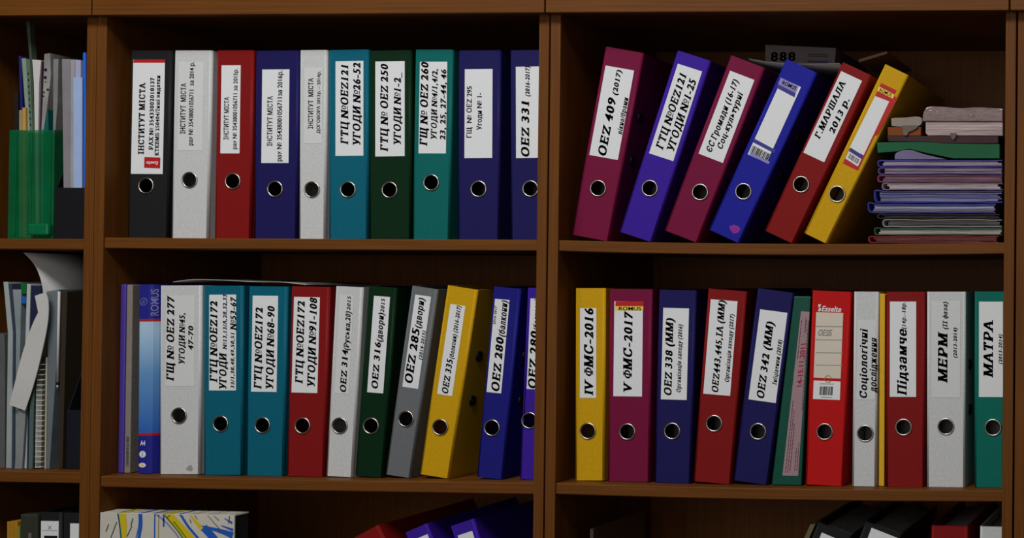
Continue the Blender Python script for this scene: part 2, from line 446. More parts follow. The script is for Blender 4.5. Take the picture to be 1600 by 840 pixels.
# ---- first shelf of the left bookcase
binder('left',0,'black',[(198,370),(205,77),(268,77),(263,372)],(228.5,290),
 'black lever arch binder with red edged white label, first on the upper shelf',
 [t('ІНСТИТУТ МІСТА',(219.5,241),(224,129),9.5,'u'), t('РАХ № 35433002010137',(235,234),(239.5,121),7,'u'), t('КТКВМБ 250404/Інші видатки',(244,243),(249,118),6.5,'u'),
  ('q',6,[(209,93),(258.5,93),(258,98),(208.5,98)]), ('q',6,[(226,245),(251,246),(250.5,263),(225.5,262)]), ('h','Esselte',(247.5,254.8),(229.5,254.3),5,'wix')],
 [(208.8,93),(258.4,93),(254,272),(204.5,271)])
binder('left',0,'white',[(265.5,372.4),(273.7,75.7),(329.5,75.7),(327,373)],(296.5,281),
 'white lever arch binder with 2014 label standing between black and red binders',
 [t('ІНСТИТУТ  МІСТА',(285,209),(288,130),8.5,'s'), t('рах № 35438001056711  за 2014 р.',(297.5,227),(300.5,97),7.5,'s')],
 [(280,97),(319,97),(316,235),(277,235)])
binder('left',0,'red',[(332.3,372.5),(340.5,78),(394,78),(394,373)],(364,283),
 'red lever arch binder with 2015 label between white and navy binders',
 [t('ІНСТИТУТ МІСТА',(352,218),(356,151.6),8,'s'), t('рах № 35438001056711 за 2015р.',(366,233),(369,107),7,'s')],
 [(348,102),(376.7,102),(374,240),(343,239)])
binder('left',0,'navy',[(395,373),(400,80),(466,80),(465,374.5)],(430,295),
 'navy lever arch binder with 2016 label beside a red binder',
 [t('ІНСТИТУТ МІСТА',(421,228),(423,150),8.5,'s'), t('рах № 35438001056711за 2016р.',(435.5,252),(438.5,110),8,'s')],
 [(410,108),(452.5,109),(451,255),(408.5,254)])
binder('left',0,'white',[(465,374),(469,79),(509.5,79.6),(509.7,375.5)],(487.7,296),
 'narrow white lever arch binder with 2013-2014 label between navy and petrol blue',
 [t('ІНСТИТУТ  МІСТА',(485,201),(486.5,122),8,'s'), t('ДОГОВОРА 2013р. – 2014р.',(497,208.5),(499,111),5.5,'s')],
 [(476.7,106),(504,106),(503,224),(475,224)])
binder('left',0,'petrol',[(512.8,376),(513.6,79.6),(575,80),(575.4,377)],(544,296),
 'petrol blue binder whose label reads 26-52, on the upper shelf',
 [t('ГТЦ №ОЕZ121',(537.5,226),(539.5,102.5),12), t('УГОДИ №26-52',(556.5,229),(558.5,99),12)],
 [(525.8,94.6),(569,96),(567,244),(523,242.7)])
binder('left',0,'dark green',[(575.8,376),(576.6,81.6),(642,82),(642.5,377)],(609,296.5),
 'dark green lever arch binder reading OEZ 250 on the upper shelf',
 [t('ГТЦ № ОЕZ 250',(599.5,236.8),(601.5,101),12), t('УГОДИ №1-2_',(620,228),(622,113),11.5)],
 [(587.4,95.4),(633,96),(632,244.7),(585.8,243.5)])
binder('left',0,'teal',[(642.8,375.6),(649,78.5),(706.6,78.5),(703.5,376)],(674,285),
 'teal green lever arch binder reading OEZ 260 between dark green and navy',
 [t('ГЩ № ОЕZ 260',(660.5,228),(665,98),12), t('УГОДИ №4/1,4/2,',(676.5,219),(681,108),9), t('23, 25, 27-44, 46',(690.5,219),(694.5,109),9)],
 [(656.7,96.5),(700,96.5),(696,240),(653.6,239)])
binder('left',0,'navy',[(713.7,375.6),(716.5,80),(781,80.5),(781,376)],(748,295),
 'navy lever arch binder with small plain type reading OEZ 295',
 [t('ГЩ  № ОЕZ 295',(734,215),(732.5,134.7),8,'s'), t('Угоди № 1-',(749.5,203),(748.5,145),8,'s')],
 [(725.5,108),(769,108),(770,246.7),(726.7,247)])
binder('left',0,'navy',[(797.8,375.6),(796,79.6),(858,79.6),(858,376)],(829,294.6),
 'navy lever arch binder reading OEZ 331, half hidden by the upright panel',
 [t('ОЕZ 331',(821.5,246),(820,159),12.5), t('(2016-2017)',(825,151),(823.5,104),7)],
 [(805,104),(846,104),(848,246.7),(807.6,246.7)], fix_w=.0640)
# ---- first shelf of the right bookcase, all leaning right
binder('right',0,'magenta',[(891.7,367.5),(945.8,75),(1005,83.5),(952,379)],(934.6,294),
 'magenta lever arch binder reading OEZ 409, leaning, nearest the upright panel',
 [t('ОЕZ 409',(941,244),(955.5,154),13), t('(2017)',(961.5,149),(966,109.6),8), t('вікна/брами',(968.3,210),(978,153),7.5)],
 [(946.7,101.7),(988.8,110.4),(967.5,250.4),(920.8,241.7)], eyelets=[(.215,.03),(.14,.03)])
binder('right',0,'violet',[(965,362.5),(1059.6,81.5),(1108.5,95.5),(1021,381)],(1015.4,294),
 'violet lever arch binder leaning right, its label reading 1-25',
 [t('ГТЦ №ОЕZ121',(1031,233),(1066,116),12), t('УГОДИ №1-25',(1047.5,237.5),(1081.5,125),12)],
 [(1061.7,99),(1096,112.5),(1052.5,253),(1012.5,237.5)])
binder('right',0,'magenta',[(1034.6,362.5),(1144,87.5),(1192,109),(1093,381)],(1094,300),
 'magenta lever arch binder with two line label (16-17), leaning between violet and blue',
 [t('ЄС Громади (16-17)',(1107.5,237.5),(1149,125),9.5), t('Соц-культурні',(1125.4,233),(1155.5,145),9)],
 [(1141,109),(1175.4,125),(1132.5,256),(1092,239.6)])
def pink(r, uv, b):
    bm = bmesh.new(); c = uv((1148,357)); N = 20; rnd = random.Random(5)
    bm.faces.new([bm.verts.new((c[0]+.0085*(1+.25*rnd.uniform(-1,1))*math.cos(i*2*math.pi/N), -.0002, c[1]+.007*(1+.25*rnd.uniform(-1,1))*math.sin(i*2*math.pi/N))) for i in range(N)])
    mesh_obj('pink_smudge', bm, pbr('pink_stain', (120,40,130), .6, .2), r)
binder('right',0,'blue',[(1105.8,356),(1229.6,91.7),(1275,113.5),(1156.7,382.5)],(1161.7,299),
 'bright blue lever arch binder with blank white label, leaning, pink smudge low down',
 [('q',8,[(1220,121),(1248,135),(1243.5,145.5),(1215.8,131.5)]), ('h','ROMUS',(1223,128.5),(1244,139),6), ('q',5,[(1216,131.5),(1243.5,145.5),(1241.5,152),(1213.5,137)],.0001),
  ('q',5,[(1179,216.5),(1212.5,234.5),(1210,239.5),(1176.5,222)]), ('q',8,[(1172.5,237),(1203,252.5),(1201,256.5),(1171,241.5)]), ('b',[(1177,227),(1204,241),(1199.5,251),(1172.5,237)])],
 [(1220,121),(1248,135),(1201,256.5),(1171,241.5)], eyelets=[(.20,.045),(.13,.045)], extras=pink)
binder('right',0,'red',[(1193.5,356),(1317.5,96),(1361,115.5),(1240.5,381.5)],(1251.7,288),
 'red lever arch binder reading 2013, leaning between blue and yellow binders',
 [t('Г.МАРШАЛА',(1275.5,215.5),(1318,127.5),9.5), t('2013 р.',(1298,207.5),(1324,154),9.5)],
 [(1315,109.6),(1345,127),(1288,257),(1256.7,235.4)])
binder('right',0,'yellow',[(1256,363),(1383,100),(1419,118.7),(1292.5,383)],(1308,303),
 'yellow lever arch binder with red and white label, leaning, last before the file pile',
 [('q',6,[(1389,146),(1403,153),(1371.5,210),(1361,214)],.00005), ('q',7,[(1367.5,150),(1389.5,158.5),(1349.6,242.5),(1327.5,231)],.0001), ('q',4,[(1373.5,135),(1398,148),(1395,154),(1370.8,141.5)],.0001), ('h','ROMUS',(1375,140),(1393,149.5),5),
  ('q',5,[(1329,230.5),(1349,243),(1346.5,248),(1326.5,235.5)],.0001), ('q',7,[(1326.5,236),(1346,248.5),(1340.5,260),(1321,247.5)],.0001), ('b',[(1328,239),(1343.5,249),(1340,256.5),(1324.5,246.5)])],
 [(1376.7,129),(1400,141),(1341,267),(1317.5,255)], labmat=REDP)
# ---- second shelf of the left bookcase
def smudge(r, uv, b):
    bm = bmesh.new(); rnd = random.Random(2); c = uv((296.5,731)); N = 14
    bm.faces.new([bm.verts.new((c[0]+(.006-.003*(i in (3,4,5)))*rnd.uniform(.6,1.1)*math.cos(i*2*math.pi/N), -.0002, c[1]+.007*rnd.uniform(.6,1.1)*math.sin(i*2*math.pi/N))) for i in range(N)])
    mesh_obj('dirt_mark', bm, pbr('dirt_stain', (132,130,128), .7, .2), r)
binder('left',1,'white',[(248,743),(250,440),(314,441),(312.7,744)],(280,649),
 'wide white lever arch binder reading OEZ 277 beside a blue display book',
 [t('ГЩ № ОЕZ 277',(265.5,595),(267.5,463.7),12), t('УГОДИ №45,',(283,570),(286,489),9.5), t('47-70',(297.5,547),(299,509.6),8.5)],
 [(259.6,461.7),(305,461.7),(303,603),(258.5,603)], extras=smudge)
binder('left',1,'petrol',[(316,743),(319,443),(378,443.7),(380,745)],(345,661.7),
 'petrol blue lever arch binder with crowded three line label reading 53-67',
 [t('ГТЦ №ОЕZ172',(332.5,597),(335.5,471),12), t('УГОДИ',(347.5,609.6),(349.5,552.5),11.5), t('№13,13/А,28,32,33',(351,546),(352,460.5),6.5), t('33/1,38,48,49,50,51',(362.5,606.7),(364.5,520),6), t('№53-67',(363.5,516),(365.5,465),9.5)],
 [(328,460),(370,460),(368,609.6),(326,609.6)])
binder('left',1,'petrol',[(381.7,747),(390,446),(447,446),(445,748)],(410.4,664),
 'petrol blue lever arch binder whose label reads 68-90, on the lower shelf',
 [t('ГТЦ №ОЕZ172',(402.5,607.5),(405.4,481),12), t('УГОДИ №68-90',(421,609.6),(424,479),12)],
 [(396,461),(435.4,462.5),(431.7,612.5),(391.7,611)])
binder('left',1,'red',[(446,747),(456,445),(513.7,446),(507.5,748)],(473,664.6),
 'red lever arch binder whose label reads 91-108, on the lower shelf',
 [t('ГТЦ №ОЕZ172',(467,599),(471,471),12), t('УГОДИ №91-108',(486,606),(490,466),12)],
 [(460,463),(500,464.6),(496,614.6),(455.4,611.7)])
binder('left',1,'white',[(508.8,747),(524,444),(567,445),(551,749)],(531,664.6),
 'narrow white lever arch binder reading OEZ 314 between red and dark green',
 [t('ОЕZ 314',(535,613),(540.5,547),9.5), t('(Руська,20)',(540.5,547),(545,486.7),8.5), t('2015',(544.5,484.6),(546,463),6,'g')],
 [(531,461),(553,462),(545,615),(523,614)])
binder('left',1,'dark green',[(553,747),(576,446),(619,449),(599,750)],(580,665),
 'dark green lever arch binder reading OEZ 316 on the lower shelf',
 [t('ОЕZ 316',(585,607.5),(591,534.6),10), t('(двори)',(592,534),(596.5,489),9), t('2015',(597,488),(599,466.7),6.5,'g')],
 [(585.4,461.7),(610.4,464),(598,614.6),(573,611.7)])
binder('left',1,'grey',[(601,745),(644,444),(684,450),(642,750.4)],(634.6,654),
 'grey lever arch binder reading OEZ 285, leaning slightly to the right',
 [t('ОЕZ 285',(637.5,599),(650.5,514),12.5), t('(двори)',(652,512.5),(659,466),10), t('(2014-2015)',(656.7,561.7),(662.5,516.7),5.5)],
 [(649,460),(673,463),(654,608),(629,603)])
binder('left',1,'yellow',[(651.7,744),(701.7,448),(743,454),(705,751.5)],(688,667),
 'yellow lever arch binder reading OEZ 335, leaning between grey and blue binders',
 [t('ОЕZ 335',(695,615),(703,561.7),10), t('(балкони) (2016-2017)',(704.5,560),(718,478),7)],
 [(704.6,475.4),(726,477),(708,619),(682.5,614.6)], eyelets=[(.207,.034),(.130,.034)])
binder('left',1,'deep blue',[(742,748),(773,446),(812,448),(788,751)],(769,668),
 'deep blue lever arch binder reading OEZ 280 beside the yellow one',
 [t('ОЕZ 280',(773.5,611.7),(781.5,527.5),12.5), t('(балкони)',(783,526),(789,470),10), t('2016-2017',(772.5,506.7),(774.6,478),4,'g')],
 [(773,466.7),(795,468),(784.6,614.6),(761,611.7)], eyelets=[(.207,.034),(.130,.034)])
binder('left',1,'violet',[(811,749),(824,446),(866,447),(853,751)],(831.7,656.7),
 'violet lever arch binder at the lower shelf end, half hidden by the upright panel',
 [t('ОЕZ 280',(831,607.5),(835.5,518),12.5), t('(балкони)',(837,516),(840,468),9)],
 [(829,466),(858,467),(850,608),(823,607.5)], fix_w=.046)
# ---- second shelf of the right bookcase
binder('right',1,'yellow',[(896.5,753),(900,451),(944,451.7),(946,755)],(918.7,673),
 'narrow yellow binder numbered IV 2016, first on the lower right shelf',
 [t('IV ФМС-2016',(919,617.5),(921,482),14)],
 [(907.5,481),(932.5,481),(931,621.7),(905,621)])
binder('right',1,'magenta',[(948,755),(953,451.7),(1018,451.7),(1016,757)],(980.4,674),
 'magenta lever arch binder numbered V 2017, upright beside the narrow yellow one',
 [t('V ФМС-2017',(979.6,615),(982.5,488),13.5), ('q',6,[(962,470.5),(1006,470.5),(1005.5,478),(961.5,478)]), ('q',4,[(961.5,478),(1005.5,478),(1005,485),(961,485)]), ('h','ROMUS',(967,481.5),(1002,481.7),5.5)],
 [(961,470.5),(1005.5,470.5),(1002.5,619.6),(957.5,618)])
binder('right',1,'navy',[(1021,757),(1030,453),(1087,455),(1080,759)],(1050.4,673),
 'navy lever arch binder reading OEZ 338 between magenta and red binders',
 [t('ОЕZ 338 (ММ)',(1042.5,618),(1047.5,497.5),11.5), t('Організація заходу (2016)',(1059.6,613),(1063.7,507),6.5)],
 [(1036.7,480),(1076.7,482),(1073,625),(1032.5,623)])
binder('right',1,'red',[(1081.7,755),(1106.7,451),(1166,455),(1143,759)],(1116,661),
 'red lever arch binder reading OEZ 443, tilted between two navy binders',
 [t('ОЕZ443,445,ІА (ММ)',(1115.5,613),(1129.6,469.6),10), t('Організація заходу (2017)',(1134.6,596.7),(1145,491),6.5)],
 [(1111.7,466.7),(1152.5,471),(1141,618),(1098,614.6)])
binder('right',1,'navy',[(1143.7,757),(1184.6,451),(1239,461),(1201,762)],(1184.6,673.7),
 'navy lever arch binder reading OEZ 342, tilted beside a green display book',
 [t('ОЕZ 342 (ММ)',(1187,622.5),(1204,503),11.5), t('Ініціативи (2018)',(1209.6,601),(1219.5,531),6.5)],
 [(1187.5,483),(1228.7,488),(1214,630),(1170,623)])
def esselte(r, uv, b):
    bm = bmesh.new()
    P = [uv(p) for p in ((1271.5,594),(1313.5,594.5),(1312.5,624.6),(1270.5,624))]
    box(bm, P[0][0], P[1][0], -.0004, 0, P[2][1], P[0][1])
    draw_item(bm, ('b',[(1281,603),(1302,603.5),(1301,617),(1280,616.5)]), uv, None)
    draw_item(bm, ('q',3,[(1281,598.5),(1303,599),(1303,600.2),(1281,599.7)]), uv, None)
    draw_item(bm, ('q',3,[(1283,619.5),(1300,620),(1300,621.3),(1283,620.8)]), uv, None)
    mesh_obj('barcode_label', bm, [PAPER, INK, REDINK, GREYINK], r, keep=True)
    bm = bmesh.new()
    draw_item(bm, ('h','Esselte',(1284,481.5),(1314,482.5),8.5,'wi'), uv, None, y=-.00015)
    N = 12; c = uv((1280.5,480))
    draw_item(bm, ('q',7,[(1278.5,475),(1283,475.2),(1281,480),(1278.8,480)]), uv, None, y=-.00015)
    draw_item(bm, ('q',7,[(1280,481),(1283.3,481),(1282,486),(1278,486)]), uv, None, y=-.00015)
    mesh_obj('white_logo', bm, [PAPER]*9, r, keep=True)
    bm = bmesh.new(); c = uv((1294,591.5)); torus(bm, (c[0],-.0006,c[1]), .0055, .0006, N=24, m=6); mesh_obj('gold_seal', bm, pbr('gold_foil', (150,110,50), .4, .5), r)
CREAM = pbr('cream_label_paper', (186,178,164), .7, .25, .12, 900, .04)
binder('right',1,'bright red',[(1256.5,760),(1270,451.5),(1329,453),(1318.5,763)],(1288.7,674),
 'bright red lever arch binder with ruled cream label and a barcode below it',
 [('q',3,[(1274.5,y0),(1317,y0+.5),(1317,y0+1.6),(1274.5,y0+1.1)]) for y0 in (509,530,550,569.5)] + [('h','ОЕSБ',(1278,519),(1299,520),9,'ig')],
 [(1275,488),(1317.5,488),(1313.7,591),(1271.7,589.6)], labmat=CREAM, extras=esselte)
binder('right',1,'white',[(1329.6,762),(1335,453.7),(1372,456),(1370.5,763)],(1352.0,676.7),
 'narrow white binder with a two line italic label, next to a thin yellow folder',
 [t('Соціологічні',(1348,622.5),(1351,514.6),11), t('дослідження',(1363,612.5),(1366,528.7),10)],
 [(1341,500),(1369,500),(1367,624),(1338,624)])
binder('right',1,'red',[(1383.7,762),(1384.5,453.7),(1445,453.7),(1445,763)],(1412,667),
 'red lever arch binder with large lowercase italic label, beside a wide white one',
 [t('Підзамче',(1409,617.5),(1410,514.6),14), t('(14р.-18р.',(1411.5,514),(1412.5,471.7),6,'g')],
 [(1390.4,470),(1431,471.7),(1432,620.4),(1390.4,618.7)])
binder('right',1,'white',[(1446.9,762.5),(1448.7,453),(1508,453.7),(1509,764)],(1478,666),
 'wide white lever arch binder dated 2013-2014 between red and sea green binders',
 [t('МЕРМ',(1472.5,598),(1473.7,521),14), t('(ІІ фаза)',(1476,514.6),(1477.5,471.7),7), t('(2013-2014)',(1491.7,559),(1493,512),5.5)],
 [(1455.8,470.4),(1500.4,470.4),(1500,621),(1455.8,620)], eyelets=[(.20,.034),(.125,.034)])
binder('right',1,'sea green',[(1521.7,762.5),(1522.5,453),(1578,453),(1578,764)],(1551.7,667.5),
 'sea green lever arch binder at the right end, partly hidden by the upright panel',
 [t('МАТРА',(1543,589.6),(1545.4,500),14), t('(2013-2014)',(1562,568.7),(1564,522.5),5.5)],
 [(1529.6,471),(1572,471),(1572,620),(1529.6,619.6)], fix_w=.0545)
# ---- third shelf, only the tops show
def top_binder(bay, color, tl, tr, label, lab=None, items=()):
    Y = REC; A, B = at(*tl,Y), at(*tr,Y); d = B-A; th = math.atan2(-d.z, d.x)
    v = Vector((math.sin(th),0,math.cos(th))); h = .318
    z0 = BAY[bay][2][2]; w_ = d.length
    # slide along its own axis until the lower corner stands on the shelf
    low = (A, B)[1 if th > 0 else 0]
    k = (low.z - z0)/v.z
    BLp, BRp = A-v*k, B-v*k
    b = Binder(); b.__dict__.update(dict(bay=bay,row=2,color=color,label=label,items=list(items),lab=None,labmat=None,eyelets=False,extras=None,group='lever arch binders',hr=.0125))
    b.Y = Y; b.th = th; b.u = Vector((math.cos(th),0,-math.sin(th))); b.v = v; b.w = w_; b.h = k
    b.x, b.z = BLp.x, BLp.z+.0006
    if th < .1: b.w = min(b.w, BAY[bay][1]-.0035-b.x)
    b.hole = None
    org = Vector((b.x,Y,b.z))
    r = empty('lever_arch_binder', org, (0,th,0)); tag(r, label, 'binder', 'lever arch binders')
    mesh_obj('cover', cover_mesh(b.w, b.h, (b.w/2,.085), .0125), bmat(color), r)
    bm = bmesh.new(); torus(bm, (b.w/2,-.0004,.085), .0129, .0015, sy=.9); mesh_obj('finger_ring', bm, CHROME, r)
    bm = bmesh.new(); box(bm, .005, b.w-.005, .062, DB-.008, .012, b.h-.014, .001); mesh_obj('paper_block', bm, PAGES, r)
    if lab:
        def uv(p):
            q = at(p[0],p[1],Y)-org; return q.dot(b.u), q.dot(v)
        P = [uv(p) for p in lab]; bm = bmesh.new(); u0 = P[0][0]; u1 = min(P[1][0], b.w-.003); v1 = (P[0][1]+P[1][1])/2
        box(bm, u0, u1, -.0004, 0, v1-.16, v1)
        for it in items:
            c = ((u0+u1)/2, v1-.011)
            for sg in (1,-1): quad(bm, [(c[0]-.003*sg-.0006,-.0006,c[1]-.003),(c[0]-.003*sg+.0006,-.0006,c[1]-.003),(c[0]+.003*sg+.0006,-.0006,c[1]+.003),(c[0]+.003*sg-.0006,-.0006,c[1]+.003)], 1)
            quad(bm, [(u0+.002,-.0006,v1-.0165),(u1-.002,-.0006,v1-.0165),(u1-.002,-.0006,v1-.0158),(u0+.002,-.0006,v1-.0158)], 2)
            quad(bm, [(u0+.006,-.0006,v1-.060),(u1-.002,-.0006,v1-.060),(u1-.002,-.0006,v1-.025),(u0+.006,-.0006,v1-.025)], 1)
        mesh_obj('label', bm, [PAPER, INK, GREYINK], r, keep=True)
    return b
top_binder('left','red',(552,841),(590,820.5),'red binder leaning left at picture bottom, only its top corner showing')
top_binder('left','violet',(632,832.5),(666,818),'violet binder leaning left at picture bottom, next to the red one',[(653,840),(668,834)])
top_binder('left','violet',(703,822.5),(739,810.5),'violet binder leaning left at picture bottom, next to the navy one',[(715,836),(738,829)])
top_binder('right','black',(1278,815),(1330,837),'black binder leaning right at picture bottom, its label corner left of another',[(1284,831.6),(1310,842)])
top_binder('right','black',(1352,814),(1408,836),'black binder leaning right at picture bottom, nearest the upright red one',[(1362,823.5),(1404,841)])
top_binder('right','red',(1455,821),(1512,822.5),'red binder standing upright at picture bottom right')
top_binder('right','white',(1531,822.5),(1573,823.5),'white binder standing upright at picture bottom right corner')
top_binder('narrow','black',(63,800),(96,800.4),'black binder with white emblem label at picture bottom left',[(64.5,813),(92,814)],['emblem'])
top_binder('narrow','black',(98.5,801),(136,801.5),'black binder at picture bottom left, right of the emblem labelled one',[(110,817),(130,817.5)])
build_binders()

# ------------------------------------------------------------------ standing folders and loose sheets
def xz(p, Y): q = at(p[0], p[1], Y); return (q.x, q.z)
def slab(name, mat, px, Y0, depth, parent=None, zfloor=None, bev=0, ox=(0,0)):
    """upright stack whose front outline is given in the picture, built at depth Y0 with real thickness"""
    pts = [xz(p, Y0) for p in px]
    if zfloor is not None:
        pts = [(x, max(z, zfloor)) for x, z in pts]
        m = min(z for x, z in pts); pts = [(x, zfloor if z < m+.004 else z) for x, z in pts]
    bm = bmesh.new(); extrude_poly(bm, pts, Y0, Y0+depth, 0, bev)
    return mesh_obj(name, bm, mat, parent)
def sheet_pts(px, Y0, th):
    P = [Vector(xz(p, Y0)) for p in px]; L = []; R = []
    for i, p in enumerate(P):
        d = (P[min(i+1,len(P)-1)]-P[max(i-1,0)]).normalized(); n = Vector((d.y,-d.x))
        L.append(p-n*th/2); R.append(p+n*th/2)
    return [(v.x,v.y) for v in L+R[::-1]]
def smooth_px(px, n=5):
    out = []
    for i in range(len(px)-1):
        p0, p1, p2, p3 = px[max(i-1,0)], px[i], px[i+1], px[min(i+2,len(px)-1)]
        for k in range(n):
            t_ = k/n
            out.append(tuple(.5*((2*b)+(-a+c)*t_+(2*a-5*b+4*c-d)*t_*t_+(-a+3*b-3*c+d)*t_**3) for a,b,c,d in zip(p0,p1,p2,p3)))
    return out+[px[-1]]
def sheet(name, mat, px, Y0, depth, th=.0005, parent=None):
    pts = sheet_pts(smooth_px(px), Y0, th); n = len(pts)//2
    bm = bmesh.new()
    A = [bm.verts.new((x,Y0,z)) for x,z in pts]; B = [bm.verts.new((x,Y0+depth,z)) for x,z in pts]
    N = len(pts)
    for i in range(N): 
        f = bm.faces.new((A[i],B[i],B[(i+1)%N],A[(i+1)%N])); f.smooth = i not in (n-1, N-1)
    for V in (A, B):
        for i in range(n-1): bm.faces.new((V[i],V[i+1],V[N-2-i],V[N-1-i]))
    return mesh_obj(name, bm, mat, parent)
def clear(name, rgb, alpha=.6, rough=.22): return pbr(name, rgb, rough, .5, .35, 45, .15, alpha=alpha)
ZN = BAY['narrow'][2]; ZL = BAY['left'][2]; ZR = BAY['right'][2]
WHITEP = pbr('white_paper', (172,172,170), .75, .2, .2, 60, .06)
BLACKP = pbr('black_plastic', (17,18,22), .4, .3, .1, 300)
# --- black magazine file, top left
def magazine_file(name, mat, x0px, x1px, yfront, yback, Y0, z0, depth, ribs=False, step=.4):
    X0, X1 = at(x0px,yfront+40,Y0).x, at(x1px,yfront+40,Y0).x; X1 = min(X1, E1-.001)
    zf, zb = at(x0px,yfront,Y0).z, at(x0px,yback,Y0).z; t_ = .002
    bm = bmesh.new()
    box(bm, X0, X1, Y0, Y0+t_, z0+.0005, zf, .0004)
    box(bm, X0+t_, X1-t_, Y0+t_, Y0+depth-t_, z0+.0005, z0+.0025)
    box(bm, X0, X1, Y0+depth-t_, Y0+depth, z0+.0005, zb, .0004)
    for xa in (X0, X1-t_):
        P = [(Y0+t_,z0+.0005),(Y0+depth-t_,z0+.0005),(Y0+depth-t_,zb),(Y0+depth*step,zb),(Y0+t_,zf)]
        a = [bm.verts.new((xa,y,z)) for y,z in P]; b_ = [bm.verts.new((xa+t_,y,z)) for y,z in P]
        bm.faces.new(a); bm.faces.new(b_[::-1])
        for i in range(5): bm.faces.new((a[i],b_[i],b_[(i+1)%5],a[(i+1)%5]))
    return mesh_obj(name, bm, mat), X0, X1
mf, _, _ = magazine_file('magazine_file', BLACKP, 85.3, 140, 293, 86, .026, ZN[0], .25)
tag(mf, 'black plastic magazine file full of clear sleeves beside the green file', 'magazine file')
F = 'papers in the narrow bookcase'
def strip(name, mat, px, Y0, z0, label, cat='folder', depth=.2, bev=.0006, lift=.003):
    o = slab(name, mat, px, Y0, depth, zfloor=z0+lift, bev=bev); tag(o, label, cat, F); return o
strip('plastic_sleeve', clear('sleeve_grey', (120,116,120), 1), [(96.5,92),(109,92),(108.5,372),(100,372)], .032, ZN[0], 'grey clear sleeve standing in black magazine file, leftmost', 'sleeve')
strip('plastic_sleeve', clear('sleeve_pale', (140,138,142), 1), [(109.6,93),(116.5,93),(114,372),(109,372)], .032, ZN[0], 'pale grey clear sleeve in black magazine file, beside the lilac one', 'sleeve')
strip('plastic_sleeve', clear('sleeve_lilac', (142,148,176), 1), [(117.2,93),(126,94),(126,372),(115,372)], .032, ZN[0], 'tall lilac white sleeve behind a shorter pale blue sheet in black magazine file', 'sleeve')
strip('document_folder', pbr('pale_blue_card', (138,158,194), .5, .3, .2, 100, .05), [(114.2,121),(128.2,121),(127.6,372),(114.8,372)], .0285, ZN[0], 'pale blue short folder in front inside black magazine file', depth=.0022)
strip('document_folder', pbr('bright_blue_card', (30,92,190), .4, .3, .2, 100, .05), [(129.3,82),(133.5,82),(134,372),(129,372)], .032, ZN[0], 'bright blue thin folder at right inside the black magazine file', depth=.22)
# --- green translucent magazine file
GREEN = pbr('green_translucent_plastic', (3,96,54), .3, .2, .25, 45, .25, alpha=.5)
gf, gx0, gx1 = magazine_file('magazine_file', GREEN, 14, 84.5, 203, 190, .026, ZN[0], .24)
tag(gf, 'translucent green plastic magazine file on top shelf of narrow bookcase', 'magazine file')
bm = bmesh.new()
for pa, pb in (((26,206),(26,368)),((46,206),(47,366)),((50,206),(50.5,350)),((80,206),(81,350))):
    a, b_ = at(*pa,.026), at(*pb,.026); box(bm, a.x-.0012, a.x+.0012, .0247, .0262, b_.z, a.z, .0005)
mesh_obj('rib', bm, GREEN, gf)
a, b_ = at(50,349,.026), at(86,368,.026)
bm = bmesh.new(); box(bm, a.x, min(b_.x,gx1), .0165, .0262, max(b_.z,ZN[0]+.001), a.z, .0035); mesh_obj('front_lip', bm, pbr('green_lip_plastic', (8,112,66), .2, .3, .8, 60, .4, alpha=.75), gf)
strip('document_folder', pbr('black_brown_card', (26,20,20), .6, .2), [(21.8,144),(28,144),(28,372),(21.8,372)], .032, ZN[0], 'black brown folder at the left inside green magazine file')
strip('ruler', pbr('pale_beige_wood', (132,122,98), .6, .2, .2, 100, .1), [(29.5,172),(34,172),(34,372),(30,372)], .0285, ZN[0], 'grey beige flat stick standing in green magazine file', 'ruler', .003)
strip('ruler', pbr('yellow_wood', (165,128,62), .6, .2, .2, 100, .1), [(34.5,168),(40,168),(40.5,372),(35,372)], .0285, ZN[0], 'yellow wooden flat stick standing in green magazine file', 'ruler', .003)
strip('document_folder', pbr('indigo_card', (26,26,90), .5, .3), [(29,88),(32.8,87),(35.2,164),(40,372),(37,372)], .032, ZN[0], 'dark blue folder edge behind the pale green sleeves in green file')
strip('plastic_sleeve', clear('sleeve_green_grey', (118,134,120), 1), [(33.5,91),(40,91),(47,206),(48,372),(43,372),(42,206)], .032, ZN[0], 'pale green grey sleeve leaning in green file, left of the punched one', 'sleeve')
hol = strip('plastic_sleeve', clear('sleeve_green_dark', (78,98,82), 1), [(40.5,93),(46,93),(51,206),(51.8,372),(48.4,372),(47.4,206)], .032, ZN[0], 'dark green grey punched sleeve leaning in green file', 'sleeve')
bm = bmesh.new()
for k in range(9):
    c = at(44+.42*k, 115+k*10, .0315); box(bm, c.x-.0008, c.x+.0008, .0314, .0321, c.z-.002, c.z+.002)
mesh_obj('punch_hole', bm, INK, hol)
strip('plastic_sleeve', clear('sleeve_tall', (62,74,62), 1), [(40.5,33),(42.5,32),(47.5,92),(52.1,206),(53.2,372),(52.1,372),(51.1,206),(46.3,92)], .032, ZN[0], 'tall thin green grey sleeve sticking out highest from green file', 'sleeve', .01)
strip('plastic_sleeve', clear('sleeve_tall', (62,74,62), 1), [(42.9,34),(45.4,33),(49.7,92),(54.1,206),(55.0,372),(53.5,372),(52.4,206),(47.8,92)], .032, ZN[0], 'tall thin sleeve in green file, just right of highest one', 'sleeve', .01)
strip('paper_stack', WHITEP, [(50,93),(64,94),(61,130),(59.6,206),(59.8,372),(56,372),(54.4,206),(53,130)], .032, ZN[0], 'white paper bundle sticking out of green file', 'paper')
strip('document_folder', pbr('plum_card', (52,26,44), .5, .3), [(64.4,96),(66.5,96),(64,206),(63.5,372),(61.5,372),(61.8,206)], .032, ZN[0], 'plum dark folder edge beside the white bundle in green file')
